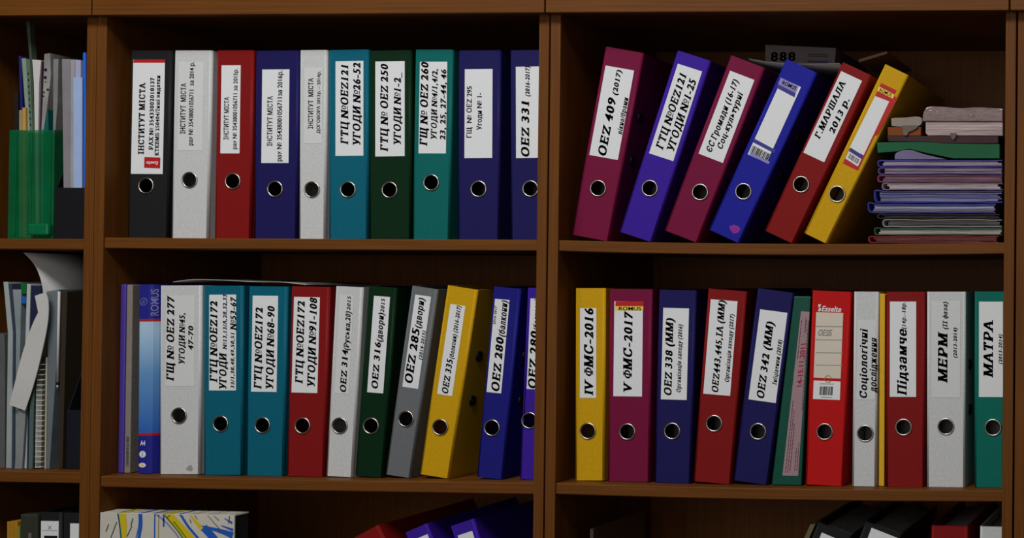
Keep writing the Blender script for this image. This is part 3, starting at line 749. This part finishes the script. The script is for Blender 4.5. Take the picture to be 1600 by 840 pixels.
ps = strip('plastic_sleeve', pbr('crinkled_sleeve', (128,126,124), .15, .6, .9, 60, .3, coat=.5), [(69,84),(78,83),(79.5,118),(73,172),(67,206),(67,372),(64.5,372),(64.5,206),(67,150)], .032, ZN[0], 'crinkled clear sleeve with punched holes sticking out of green file', 'sleeve')
bm = bmesh.new()
for (hx_, hy_, rr) in ((71,109,.0028),(70.5,121,.0028),(74.5,140,.0022),(68.5,144,.0015),(67.5,150,.0015),(71,128,.0012)):
    c = at(hx_,hy_,.0315); bm.faces.new([bm.verts.new((c.x+rr*math.cos(i*.6283),.0316,c.z+rr*math.sin(i*.6283))) for i in range(10)])
mesh_obj('punch_hole', bm, INK, ps)
strip('document_folder', pbr('teal_card', (10,78,78), .4, .3), [(74.8,171),(75.5,206),(75,372),(68,372),(68,206),(71.9,182)], .032, ZN[0], 'teal folder corner low inside green file')
strip('plastic_sleeve', clear('sleeve_mid_grey', (112,113,110), 1), [(83,92),(91,92),(90,160),(86.2,206),(84,372),(81,372),(83,206)], .032, ZN[0], 'grey punched sleeve at right of green file', 'sleeve')
# --- lower left shelf: sleeves, notebook, pen
z = ZN[1]
strip('plastic_sleeve', clear('sleeve_cloudy', (95,96,98), .7), [(-6,520),(6,522),(8,560),(7,738),(-6,738)], .034, z, 'cloudy clear sleeve at the left picture edge, second shelf', 'sleeve', lift=.0005)
strip('plastic_sleeve', clear('sleeve_blue_grey', (140,150,150), 1), [(5,440),(12,440),(20,520),(17.5,738),(9,738),(12.5,520)], .034, z, 'blue grey sleeve flaring left at its top, second shelf of narrow bookcase', 'sleeve', lift=.0005)
strip('document_folder', pbr('slate_strip', (44,52,68), .5, .3), [(13,443),(18,443),(24,520),(22.5,738),(18.4,738),(20.8,520)], .034, z, 'slate dark strip in the slit right of the flaring sleeve', lift=.0005)  # dark strip filling the slit between two sleeves
sv = strip('plastic_sleeve', clear('sleeve_steel', (120,130,134), 1), [(19.5,452),(33,452),(31,560),(29,738),(23.4,738),(25,520)], .034, z, 'steel grey sleeve with a green tab, second shelf of narrow bookcase', 'sleeve', lift=.0005)
for cc, q in (((10,88,40), [(32.4,443),(41.5,443),(41,459),(32.4,459)]), ((24,84,150), [(32,463),(40.6,463),(40.2,474),(32,474)])):
    o = slab('index_tab', pbr('tab_%d' % cc[0], cc, .4, .3), q, .0342, .012, sv, bev=.0003); o['label'] = ('green' if cc[0] == 10 else 'blue')+' index tab'
strip('document_folder', pbr('white_card_folder', (158,164,164), .5, .3, .2, 80, .05), [(42,443),(47.5,444),(45.5,520),(41,738),(33,738),(40,520)], .034, z, 'white folder edge beside the green tab', lift=.0005)
strip('document_folder', pbr('navy_card', (24,30,56), .5, .3), [(48.5,446),(63,446),(62,520),(55.6,560),(50,738),(42,738),(46.6,520)], .034, z, 'navy folder behind the folded white paper', lift=.0005)
o = sheet('paper_sheet', WHITEP, [(55,731),(57,600),(59.5,555),(68,490),(67,452),(60,425),(50,408),(37,394.5)], .034, .18, .0006); tag(o, 'white sheet bent over to the left above the other papers, second shelf', 'paper', F)
o = slab('paper_sheet', WHITEP, smooth_px([(54.5,462),(73,460),(75,500),(63,560),(51,605),(39,641)],3)+smooth_px([(14.5,632),(25,590),(36,548),(50,508),(59.5,488)],3), .022, .0012); tag(o, 'creased white paper flap hanging in front of the sleeves', 'paper', F)
strip('plastic_sleeve', clear('sleeve_smoke', (92,100,104), 1), [(72.5,455),(92,452),(89,560),(76.8,738),(72.6,738),(75,560),(75,540)], .034, z, 'smoky clear sleeve behind the spiral notebook', 'sleeve', depth=.18, lift=.0005)
strip('plastic_sleeve', clear('sleeve_green_tint', (70,92,88), 1), [(47,600),(53,600),(50,738),(44,738)], .0285, z, 'short green tinted sleeve under the creased white flap', 'sleeve', lift=.0005, depth=.003)
strip('plastic_sleeve', clear('sleeve_white_low', (120,126,126), 1), [(28,640),(40,640),(34,738),(22.5,738)], .0285, z, 'white clear sleeve under the creased flap', 'sleeve', lift=.0005, depth=.003)
nb = empty('spiral_notebook', (at(66,738,.034).x, .034, z)); tag(nb, 'spiral bound notebook standing upright with its wire coil facing out', 'notebook')
def nbpart(name, px, mat, Y0, d):
    o = slab(name, mat, px, Y0, d, nb, zfloor=z+.0006); o.matrix_parent_inverse = Matrix.Translation(-nb.location); return o
nbpart('cover', [(71.5,558),(74,558),(71.6,738),(69.4,738)], pbr('notebook_cover', (150,148,140), .5, .3), .034, .15)
nbpart('page_block', [(66.5,558),(71.3,558),(69.2,738),(63.8,738)], pbr('notebook_pages', (62,58,40), .7, .1, .4, 60, .2), .036, .146)
bm = bmesh.new()
for k in range(21):
    c = at(64.5-.15*k, 569+k*8, .034); torus(bm, (c.x,.0345,c.z), .0058, .0010, 'z', N=16, m=5, sy=1)
cr_ = mesh_obj('wire_coil', bm, pbr('wire_enamel', (168,170,162), .35, .3), nb); cr_.matrix_parent_inverse = Matrix.Translation(-nb.location)
pn = empty('pen', (at(91,600,.0315).x, .0315, at(91,606,.0315).z)); tag(pn, 'slim white pen clipped upright at the front of the smoky sleeve', 'pen')
def cyl(bm, p, q, r0, r1, N=12):
    d = (q-p).normalized(); a = d.orthogonal().normalized(); b_ = d.cross(a)
    A = [bm.verts.new(p+(a*math.cos(6.2832*i/N)+b_*math.sin(6.2832*i/N))*r0) for i in range(N)]
    B = [bm.verts.new(q+(a*math.cos(6.2832*i/N)+b_*math.sin(6.2832*i/N))*r1) for i in range(N)]
    for i in range(N): bm.faces.new((A[i],A[(i+1)%N],B[(i+1)%N],B[i])).smooth = True
    bm.faces.new(A[::-1]); bm.faces.new(B)
for nm, pa, pb, r0, r1, mm in (('barrel',(90.2,596),(92.6,455),.0019,.0019,WHITEP),('grip',(89.9,601),(90.2,596),.0017,.0021,DARK),('tip',(89.6,607),(89.9,601),.0005,.0015,WHITEP)):
    bm = bmesh.new(); cyl(bm, at(*pa,.0315), at(*pb,.0315), r0, r1); o = mesh_obj(nm, bm, mm, pn); o.matrix_parent_inverse = Matrix.Translation(-pn.location)
strip('document_folder', pbr('olive_brown_board', (44,36,26), .6, .2), [(95,455),(105,455),(102,560),(97,738),(91,738),(93.5,560)], .034, z, 'olive brown board standing beside the white pen', depth=.07, lift=.0005)
mf2, _, _ = magazine_file('magazine_file', pbr('dark_navy_plastic', (16,19,27), .4, .3, .1, 300), 104, 150, 640, 450, .034, z, .24, step=.35)
tag(mf2, 'empty dark navy magazine file at right of second shelf, narrow bookcase', 'magazine file')
# --- bottom left
z = ZN[2]
OCH = pbr('ochre_card', (150,108,28), .6, .2, .2, 80, .1)
for k, (xa, xb) in enumerate(((10.8,15.6),(16,21),(21.4,27.4))):
    strip('document_folder', OCH, [(xa,814.6),(xb,814.8),(xb-1,1150),(xa-1,1150)], .034, z, ('leftmost','middle','rightmost')[k]+' of three ochre folders at picture bottom left', lift=.0005)
strip('document_folder', pbr('lime_card', (110,124,50), .6, .2), [(27.8,822),(30.4,822),(29.4,1150),(26.8,1150)], .034, z, 'thin lime folder right of three ochre folders', lift=.0005)
bx = strip('box_file', pbr('olive_grey_board', (44,46,38), .6, .2, .2, 200, .1), [(31.2,803),(58.6,803.5),(57.6,1150),(30.6,1150)], .034, z, 'olive grey box file at picture bottom left', 'box file', depth=.25, bev=.003, lift=.0005); del bx['group']
bm = bmesh.new(); a = at(47,832,.0336); box(bm, a.x-.003, a.x+.003, .0330, .0342, a.z-.03, a.z, .0004); o = mesh_obj('index_card', bm, pbr('dim_card', (90,86,78), .6, .2), bx)
# --- second shelf of the left bookcase: two slim books
z = shelf_z('left',1,E2+.02)
def leanbase(tl, bl, Y0, zf):
    A, B = at(*tl,Y0), at(*bl,Y0); th = math.atan2(A.x-B.x, A.z-B.z); return th, B
th, B = leanbase((188.5,447),(184,742), REC, z)
r = empty('display_folder', (B.x, REC, z+.0215*math.sin(max(th,0))+.0008), (0,th,0)); tag(r, 'thin purple folder with beige edge, first on the lower left shelf', 'folder')
H = (at(188.5,447,REC)-B).length; W1, W2 = .0095, .0200
bm = bmesh.new(); box(bm, 0, W1, 0, .24, 0, H, .0016); mesh_obj('cover', bm, pbr('purple_plastic', (66,48,135), .35, .4, .1, 300), r)
bm = bmesh.new(); box(bm, W1+.0002, W2, .002, .235, .0, H-.001, .001)
rnd = random.Random(4); zz = .012
while zz < .062:
    hh = rnd.choice((.0006,.001,.0016)); quad(bm, [(W1+.0035,.0018,zz),(W2-.0025,.0018,zz),(W2-.0025,.0018,zz+hh),(W1+.0035,.0018,zz+hh)], 1); zz += hh+rnd.choice((.0007,.001,.0014))
mesh_obj('page_block', bm, [pbr('beige_pages', (118,112,104), .6, .2, .2, 200, .06), INK], r, keep=True)
th, B = leanbase((217.5,447),(215,742), REC, z)
r = empty('display_book', (B.x, REC, z+.036*math.sin(max(th,0))+.0008), (0,th,0)); tag(r, 'blue display book with dark blue ends and pale blue middle, beside the purple folder', 'display book')
H = (at(216.5,447,REC)-B).length; W = .0335
def zpx(y): return (at(214.5,y,REC)-B).length
BLN = pbr('royal_blue_print', (28,32,120), .35, .35)
mg = bpy.data.materials.new('blue_fade_print'); mg.use_nodes = True; nt = mg.node_tree; bs = nt.nodes['Principled BSDF']
tc = nt.nodes.new('ShaderNodeTexCoord'); sx = nt.nodes.new('ShaderNodeSeparateXYZ'); mr = nt.nodes.new('ShaderNodeMapRange'); cr = nt.nodes.new('ShaderNodeValToRGB')
nt.links.new(tc.outputs['Object'], sx.inputs[0]); nt.links.new(sx.outputs['Z'], mr.inputs[0]); mr.inputs[1].default_value = .06; mr.inputs[2].default_value = .245
nt.links.new(mr.outputs[0], cr.inputs[0]); cr.color_ramp.elements[0].color = alb((26,80,160)); cr.color_ramp.elements[1].color = alb((150,178,200)); e = cr.color_ramp.elements.new(.6); e.color = alb((84,130,176))
nt.links.new(cr.outputs[0], bs.inputs['Base Color']); bs.inputs['Roughness'].default_value = .35
prof = [(0,.22),(0,.002),(.0006,.0006),(.002,0),(W*.52,0),(W*.68,.004),(W*.82,.011),(W*.94,.022),(W,.036),(W,.22)]
bm = bmesh.new(); zs_ = [0, zpx(683), zpx(679), zpx(505), zpx(501), H]; mi_ = [1,2,0,2,1]
prev = None
for k, zz in enumerate(zs_):
    ring = [bm.verts.new((x,y,zz)) for x,y in prof]
    if prev:
        for i in range(len(prof)):
            f = bm.faces.new((prev[i],prev[(i+1)%len(prof)],ring[(i+1)%len(prof)],ring[i])); f.material_index = mi_[k-1]
    else: bm.faces.new(ring[::-1]).material_index = 1
    prev = ring
bm.faces.new(prev).material_index = 1
def disc(bm, cx, cz, ra, rb, y, mi, N=20):
    f = bm.faces.new([bm.verts.new((cx+ra*math.cos(6.2832*i/N), y, cz+rb*math.sin(6.2832*i/N))) for i in range(N)]); f.material_index = mi
add_text(bm, 'A4', lambda x, yy: (.0045+x, -.0003, zpx(698)+yy), .009, .0085, False, False, 3, False)
disc(bm, .0088, zpx(712), .0058, .0058, -.0003, 3); disc(bm, .0085, zpx(729), .0062, .0040, -.0003, 3); disc(bm, .0085, zpx(729), .0038, .0022, -.0005, 4)
quad(bm, [(.0084,-.0006,zpx(716)),(.0092,-.0006,zpx(716)),(.0092,-.0006,zpx(708)),(.0084,-.0006,zpx(708))], 1)
torus(bm, (.0085,-.0002,zpx(474)), .0062, .0005, N=24, m=6, mi=5)
for xx in (.0068,.0098): quad(bm, [(xx-.0004,-.0003,zpx(477.5)),(xx+.0004,-.0003,zpx(477.5)),(xx+.0004,-.0003,zpx(471)),(xx-.0004,-.0003,zpx(471))], 5)
quad(bm, [(.0066,-.0003,zpx(474.5)),(.010,-.0003,zpx(474.5)),(.010,-.0003,zpx(473.5)),(.0066,-.0003,zpx(473.5))], 5)
# name up the turned side of the spine
def turned(x, yy):
    s_ = (W*.62 + .006 - yy); 
    pts_ = prof[4:9]; 
    for (xa,ya),(xb,yb) in zip(pts_, pts_[1:]):
        if xa <= s_ <= xb: return (s_+.0003, ya+(yb-ya)*(s_-xa)/(xb-xa)-.0006, zpx(496)+x)
    return (s_, -.0005, zpx(496)+x)
add_text(bm, 'ROMUS', turned, zpx(454)-zpx(496), .0072, False, False, 5, False)
mesh_obj('cover', bm, [mg, BLN, REDP, PAPER, YELP, pbr('pale_blue_print', (110,110,160), .5, .3)], r, keep=True)
# --- loose paper over the petrol binders
o = sheet('paper_sheet', WHITEP, [(270,440.3),(300,436.5),(345,437.5),(400,440),(440,440.5),(478,444.5)], .05, .2, .0007); tag(o, 'white sheet lying on the tops of the white and petrol blue binders', 'paper')
# --- green display book between navy and bright red binders
Q = [(1240.6,462.5),(1266.8,463),(1252,762),(1205.5,760)]
zf = shelf_z('right',1,at(1225,760,REC).x)+.0006
r = empty('display_book', (at(1225,760,REC).x, REC, zf)); tag(r, 'dark green display book with printed pinkish spine sheet, left of bright red binder', 'display book')
def gpart(name, bm, mats, keep=False):
    o = mesh_obj(name, bm, mats, r, keep=keep); o.matrix_parent_inverse = Matrix.Translation(-r.location); return o
pts = [xz(p,REC) for p in Q]; pts = [pts[0], pts[1], (pts[2][0],zf), (pts[3][0],zf)]
bm = bmesh.new(); extrude_poly(bm, pts, REC, REC+.23, 0, .0015); gpart('cover', bm, pbr('bottle_green_plastic', (8,66,52), .4, .2, .1, 300, .1))
def gp(x, y, d=0): q = at(x, y, REC); return Vector((q.x, REC-.0007-d, q.z))
sq = [(1251.5,486),(1265,487),(1247,743),(1222.5,742.5)]
bm = bmesh.new(); extrude_poly(bm, [xz(p,REC-.0006) for p in sq], REC-.0006, REC-.0001)
bmesh.ops.recalc_face_normals(bm, faces=bm.faces[:])
def lane(f, y):     # f across the sheet, y down the picture
    t_ = (y-486)/257; xl_, xr_ = 1251.5-29*t_, 1265-18*t_; return xl_+(xr_-xl_)*f
S0, E0 = gp(lane(.78,603),603,.0002), gp(lane(.85,536),536,.0002); L0 = (E0-S0).length
add_text(bm, '14-15.11.2011', lambda x, yy: S0+(E0-S0)*(x/L0)+Vector((-1,0,-.12))*yy, L0, .0085, False, False, 1, False)
rnd = random.Random(8)
for f, ya, yb in ((.16,738,625),(.30,738,640),(.44,735,660),(.16,560,500),(.92,640,500),(.62,520,495),(.74,518,500),(.88,735,690),(.74,735,700)):
    y = ya
    while y > yb:
        y2 = max(yb, y-rnd.uniform(3,7)); quad(bm, [gp(lane(f,y),y), gp(lane(f,y)+1.1,y), gp(lane(f,y2)+1.1,y2), gp(lane(f,y2),y2)], 2); y = y2-1.1
gpart('printed_sheet', bm, [pbr('pinkish_paper', (138,114,120), .5, .2, .1, 200, .05), pbr('crimson_ink', (140,24,50), .6, .2), pbr('brown_ink', (78,44,48), .6, .2)], True)
# thin yellow folder right of the narrow white binder
o = slab('document_folder', pbr('yellow_card', (190,148,20), .5, .3, .1, 300, .05), [(1374.5,458),(1383,460),(1381.5,764),(1373,764)], REC+.004, .23, zfloor=shelf_z('right',1,at(1376,760,REC).x)+.0006, bev=.001); tag(o, 'thin yellow folder between narrow white and red binders', 'folder')
# --- on top of the leaning binders
def tops(name, px, Y0, depth, mat, label, cat, th=None):
    o = slab(name, mat, px, Y0, depth) if th is None else sheet(name, mat, px, Y0, depth, th); tag(o, label, cat); return o
bm = bmesh.new(); extrude_poly(bm, [xz(p,.15) for p in ((1196,70),(1306,75),(1304,105.5),(1196,101))], .15, .34)
bmesh.ops.recalc_face_normals(bm, faces=bm.faces[:])
def pf(x, y): q = at(x, y, .1495); return Vector((q.x,.1495,q.z))
add_text(bm, '888', lambda x, yy: (pf(1204,95).x+x, .1494, pf(1204,95).z+yy), (pf(1243,95)-pf(1204,95)).length, .016, True, False, 1)
for yy, h in ((84,1.2),(87,1.2),(94,3.4)):
    quad(bm, [pf(1262,yy+h), pf(1294,yy+h+1.3), pf(1294,yy+1.3), pf(1262,yy)], 1 if h < 2 else 2)
tag(mesh_obj('paper_packet', bm, [pbr('packet_wrap', (92,84,84), .6, .15, .1, 100, .08), pbr('faded_ink', (48,45,47), .6, .1), pbr('faded_blue', (56,54,80), .6, .1)], keep=True), 'grey paper packet with dark printing lying on tops of the leaning binders', 'packet')
tops('paper_sheet', [(1170,92),(1200,97),(1236,99.5),(1275,100),(1312,99)], .09, .2, WHITEP, 'white sheet under the grey paper packet on the leaning binders', 'paper', .0016)
tops('document_folder', [(1341,93),(1385,80),(1387,83.5),(1343,97)], .12, .18, pbr('tan_card', (128,94,74), .6, .2), 'tan folder edge slanting above the red leaning binder', 'folder')
# --- file pile on the right
ZP = shelf_z('right',0,BAY['right'][1]-.10)
def gl(name, rgb, bump=.6, bs=40): return pbr(name, tuple(c*.93 for c in rgb), .35, .25, bump, bs, .3, coat=.12, stretch=(.5,1,2.5))
PG = 'plastic files in the pile'
def pile(xl, xr, yt, yb, ccol, pcol, label, name, fold=0, Y0=.036, slim=.34):
    r = empty('file_sleeve', (at((xl+xr)/2, yb, Y0).x, Y0, at((xl+xr)/2, yb, Y0).z)); tag(r, label, 'file', PG)
    rnd = random.Random(int(yt*7)); h = yb-yt
    cm, pm = gl('sleeve_'+name, ccol), pbr('file_pages_'+name, tuple(c*.95 for c in pcol), .5, .15, .8, 60, .35, stretch=(.4,1,9), coat=.08)
    wob = lambda s: rnd.uniform(-s,s)
    def sh(nm, px, mat, th):
        o = sheet(nm, mat, px, Y0, .19, th, r); o.matrix_parent_inverse = Matrix.Translation(-r.location)
    thk = .0007+h*.00007
    k = thk/MMPX/2
    xs = [xl+(xr-xl)*q for q in (.08,.3,.55,.8,1)]
    xs = [xl+(xr-xl)*q for q in (.08,.2,.32,.45,.58,.7,.82,.92,1)]
    up = [(x, yt+k+.2+abs(wob(.9))) for x in xs]; dn = [(x, yb-k-.2-abs(wob(.7))) for x in xs]
    fo = [(xl+2, yt+k+.6-fold*.5), (xl-.5, (yt+yb)/2-fold), (xl+2, yb-k-.6-fold*.25)]
    sh('sleeve', up[::-1]+fo+dn, cm, thk)
    lo, hi = yb-2*k-.8, yt+2*k+.8; n = max(2, int((lo-hi)/2.6)); gx = [0,.12,.25,.4,.52,.66,.8,.9,1]
    tilt = rnd.uniform(-.8,.8); ph = rnd.uniform(0,6)
    def edge(q, l): return lo+(hi-lo)*min(1,max(0,q/n + (.10/n)*math.sin(ph+l*7+q*2.1) + (0 if q in (0,n) else rnd.uniform(-.22,.22)/n)))
    bm = bmesh.new(); edges = [[edge(q,l) for l in gx] for q in range(n+1)]
    for q in range(n):
        x0, x1 = xl+6+rnd.uniform(0,5), xr-1-rnd.choice((0,0,2,6)); yy0 = Y0+rnd.uniform(.0005,.004)
        low = [(x0+(x1-x0)*l, e) for l, e in zip(gx, edges[q])]; top = [(x0+(x1-x0)*l, e+.12) for l, e in zip(gx, edges[q+1])]
        extrude_poly(bm, [xz(p,yy0) for p in top]+[xz(p,yy0) for p in low[::-1]], yy0, Y0+.18, rnd.choice((0,0,1,2)))
    mid = tuple(int(c*.62) for c in pcol)
    o = mesh_obj('paper_block', bm, [pm, gl('inner_'+name, tuple(int((a_+b_)/2) for a_, b_ in zip(pcol, ccol)), .8, 50), pbr('file_shade_'+name, mid, .5, .3, .8, 60, .3, stretch=(.4,1,9))], r); o.matrix_parent_inverse = Matrix.Translation(-r.location)
    return r
B0 = 379.6
pile(1358,1560,368,B0,(122,14,20),(96,26,26),'red plastic file at the very bottom of the file pile','red',0)
pile(1367,1566,355,367.6,(18,62,32),(158,148,140),'green edged file with white papers, second from bottom of the pile','green',1)
pile(1380,1565,342,354.6,(66,58,56),(74,56,52),'smoky grey file third from bottom of the pile','smoke')
pile(1372,1562,333.5,341.6,(30,16,15),(40,22,22),'thin black brown filler for the dark gap, fourth from bottom of the pile','dark_gap')  # fills the dark gap between files, its shade put into the colour
pile(1357,1556,317.5,333,(24,32,118),(150,148,172),'blue edged file with white papers jutting furthest left in the pile','blue',5)
pile(1367,1566,297.5,317,(24,30,116),(112,112,146),'thick blue file in the middle of the pile','royal',4)
pile(1379,1566,285,297,(104,92,106),(156,142,148),'pinkish white file above thick blue one in the pile','pink')
pile(1372,1566,273,284.6,(120,36,76),(132,104,118),'raspberry edged shiny file in the pile','raspberry')
pile(1373,1566,261,272.6,(74,54,112),(128,116,132),'violet edged file above the raspberry one in the pile','violet')
pile(1372,1566,249.5,260.6,(44,40,124),(140,124,138),'indigo edged file under the green folder in the pile','indigo')
def pil(name, px, mat, label, cat='file', Y0=.036, depth=.19, bev=.0008):
    o = slab(name, mat, px, Y0, depth, bev=bev); tag(o, label, cat); return o
pil('plastic_sleeve', smooth_px([(1398,249),(1400,239),(1420,234),(1447,241.5),(1480,249)],4), gl('lilac_curl', (98,88,124)), 'curled lilac sleeve wedged under the green folder', 'sleeve')
pil('document_folder', [(1370,222.5),(1400,221.8),(1440,221.5),(1480,224),(1562,225),(1562,247.5),(1490,247.5),(1450,239.2),(1420,231.4),(1402,236),(1371,239)], pbr('green_plastic_folder', (10,80,46), .4, .2, .3, 40, .2), 'green folder lying in the upper part of pile', 'folder')
pil('document_folder', [(1386,212.4),(1560,212.6),(1560,224.2),(1480,223.2),(1440,220.8),(1388,221)], pbr('maroon_gap_filler', (46,14,16), .5, .3, .2, 60, .1), 'dark maroon filler for the shadow gap between green folder and clear packet', 'folder')  # filler under the packet, the gap's shadow put into its dark colour
pil('envelope', [(1387,198.5),(1439,198),(1439,212),(1387,212)], pbr('kraft_paper', (108,56,16), .6, .2, .2, 60, .1), 'orange brown envelope edge left of the clear packet', 'envelope')
pk = empty('paper_packet', (at(1500,212,.034).x, .034, at(1500,212,.034).z)); tag(pk, 'clear plastic packet of white papers on top of the file pile', 'packet')
def pkp(name, px, mat, Y0, d, bev=.0015):
    o = slab(name, mat, px, Y0, d, pk, bev=bev); o.matrix_parent_inverse = Matrix.Translation(-pk.location)
WR = pbr('crinkled_clear_wrap', (100,74,72), .15, .5, 1.0, 70, .5, coat=.45, stretch=(.5,1,1.8))
pkp('wrapper', smooth_px([(1441,190),(1443,177),(1449,167),(1470,166.5),(1500,169),(1530,167.5),(1567,170)],3)+[(1567,190)], WR, .034, .18)
pkp('paper_block', [(1446,190.3),(1567,190.3),(1567,212),(1450,212),(1446,208)], pbr('packet_pages', (150,132,130), .4, .2, .9, 50, .35, stretch=(.4,1,7), coat=.2), .036, .18)
pkp('torn_tab', [(1484,208),(1495,208),(1493,215),(1489,218.5),(1486,215)], gl('torn_wrap', (96,76,72)), .0325, .001, 0)
ro = pil('plastic_roll', smooth_px([(1392,185),(1398,184),(1415,183.6),(1430,182),(1440,184),(1440,193),(1433,197.5),(1415,197.8),(1393,197)],2), pbr('milky_plastic', (118,106,94), .3, .3, .8, 60, .2, coat=.4), 'milky plastic roll end left of the clear packet', 'roll', depth=.15)
o = slab('loose_end', gl('milky_tail', (104,92,84)), smooth_px([(1409,196),(1434,196),(1429,202),(1420,206),(1417,211),(1412,210),(1411,203)],3), .033, .0025, ro)
# --- bottom shelves
z = ZL[2]
Yb = .0005
a, b_ = at(156.5,800,Yb), at(366.5,804,Yb); th = .0035
W = (b_-a).length; low = min(a.z, b_.z)
hB = low - z - .004
r = empty('picture_box', (a.x, Yb, a.z), (0,th,0)); tag(r, 'white box printed with blue and yellow brush strokes at picture bottom', 'box')
TH = .037
BW = pbr('box_white', (176,172,160), .55, .25, .1, 300, .04)
def lp(p, Y=Yb):
    q = at(p[0],p[1],Y)-a; return q.x*math.cos(th)-q.z*math.sin(th), q.x*math.sin(th)+q.z*math.cos(th)
bm = bmesh.new(); box(bm, 0, W, 0, .003, -hB, 0, .0006); box(bm, 0, W-.003, .0032, TH, -.003, -.0002, .0005)
def ribbon(pts, wd, mi, y=-.0004, taper=False):
    P = [Vector(lp((150+X*.16875, 770+Yy*.16875))) for X,Yy in pts]; wd = wd*.16875*MMPX/2; n = len(P)
    L, R = [], []
    for i, p in enumerate(P):
        d = (P[min(i+1,n-1)]-P[max(i-1,0)]).normalized(); nn = Vector((d.y,-d.x)); k = wd*((1-.8*i/(n-1)) if taper else 1)
        L.append(p+nn*k); R.append(p-nn*k)
    cl = lambda v: (min(max(v.x,.0008),W-.0008), y, min(v.y,-.0008))
    for i in range(n-1): quad(bm, [cl(L[i]),cl(R[i]),cl(R[i+1]),cl(L[i+1])], mi)
    if P[0].y > -.012:
        x = P[0].x; quad(bm, [(x-wd,.0012,.0003),(x+wd,.0012,.0003),(x+wd*.9,TH-.001,.0003),(x-wd*.9,TH-.001,.0003)], mi)
S = smooth_px
ribbon(S([(246,175),(258,300),(250,440),(240,640)]), 60, 1)
ribbon(S([(203,175),(222,300),(235,440),(240,640)]), 14, 3, -.0006)
ribbon(S([(415,175),(416,300),(398,415),(380,640)]), 30, 2); ribbon(S([(395,175),(400,280),(372,415)]), 7, 2, -.0006)
ribbon([(546,175),(541,640)], 12, 2); ribbon([(582,190),(576,640)], 9, 5); ribbon([(628,172),(628,310)], 16, 2)
ribbon(S([(650,170),(750,290),(870,415),(1000,600)]), 78, 1); ribbon(S([(625,190),(720,300),(805,415),(900,600)]), 13, 4, -.0006); ribbon(S([(720,260),(790,350),(850,430)]), 10, 4, -.0006)
ribbon(S([(770,170),(850,300),(945,415),(1060,560)]), 22, 2, -.0006); ribbon(S([(520,170),(640,260),(770,415),(860,600)]), 15, 6)
ribbon(S([(990,330),(930,270),(855,180)]), 46, 1, -.0006, True)
ribbon(S([(1000,315),(1060,380),(1120,460),(1200,640)]), 70, 2, -.0008); ribbon(S([(1270,390),(1150,348),(985,305)]), 62, 2, -.0007, True); ribbon(S([(1270,340),(1160,298)]), 26, 2, -.0007, True); ribbon([(1262,275),(1190,232)], 22, 2, -.0006, True)
for q in (((1035,180),(1160,345)),((120,285),(95,355)),((195,265),(140,410)),((335,300),(290,400)),((345,230),(325,300)),((1240,160),(1230,280)),((690,190),(660,230)),((915,190),(940,240)),((1090,190),(1140,250)),((870,240),(885,275))):
    ribbon(list(q), 6, 0 if False else 7, -.0009)
mesh_obj('printed_cover', bm, [BW, pbr('brush_yellow', (180,160,18), .5, .3), pbr('brush_blue', (24,76,158), .5, .3), pbr('brush_teal', (20,80,100), .5, .3), pbr('brush_green', (70,100,20), .5, .3), pbr('brush_khaki', (140,132,80), .5, .3), pbr('brush_lilac', (110,116,160), .5, .3), pbr('brush_black', (40,44,60), .5, .3)], r, keep=True)
bm = bmesh.new(); box(bm, .002, W-.004, .0034, TH-.001, -hB+.001, -.0035); mesh_obj('page_block', bm, pbr('dark_pages', (40,42,44), .5, .3, .5, 300, .3, stretch=(1,20,.2)), r)
o = slab('document_folder', pbr('navy_back_card', (36,42,120), .6, .2), [(770,824),(905,826),(905,1090),(770,1090)], .326, .03, zfloor=z+.0006); tag(o, 'navy folder standing deep at shelf back beside the middle upright panel', 'folder')
z = ZR[2]
o = slab('plastic_sleeve', clear('sleeve_dim', (70,56,48), 1), [(922,826),(927,826),(926,1120),(921,1120)], .05, .2, zfloor=z+.0006); tag(o, 'thin dim sleeve standing alone near the upright panel, bottom right bay', 'sleeve')
o = slab('document_folder', pbr('olive_card', (86,80,58), .6, .2), [(1266,819),(1273.5,819),(1135,1130),(1127.5,1130)], REC, .23, zfloor=z+.0006); tag(o, 'thin olive folder leaning left of the black binders, picture bottom', 'folder')
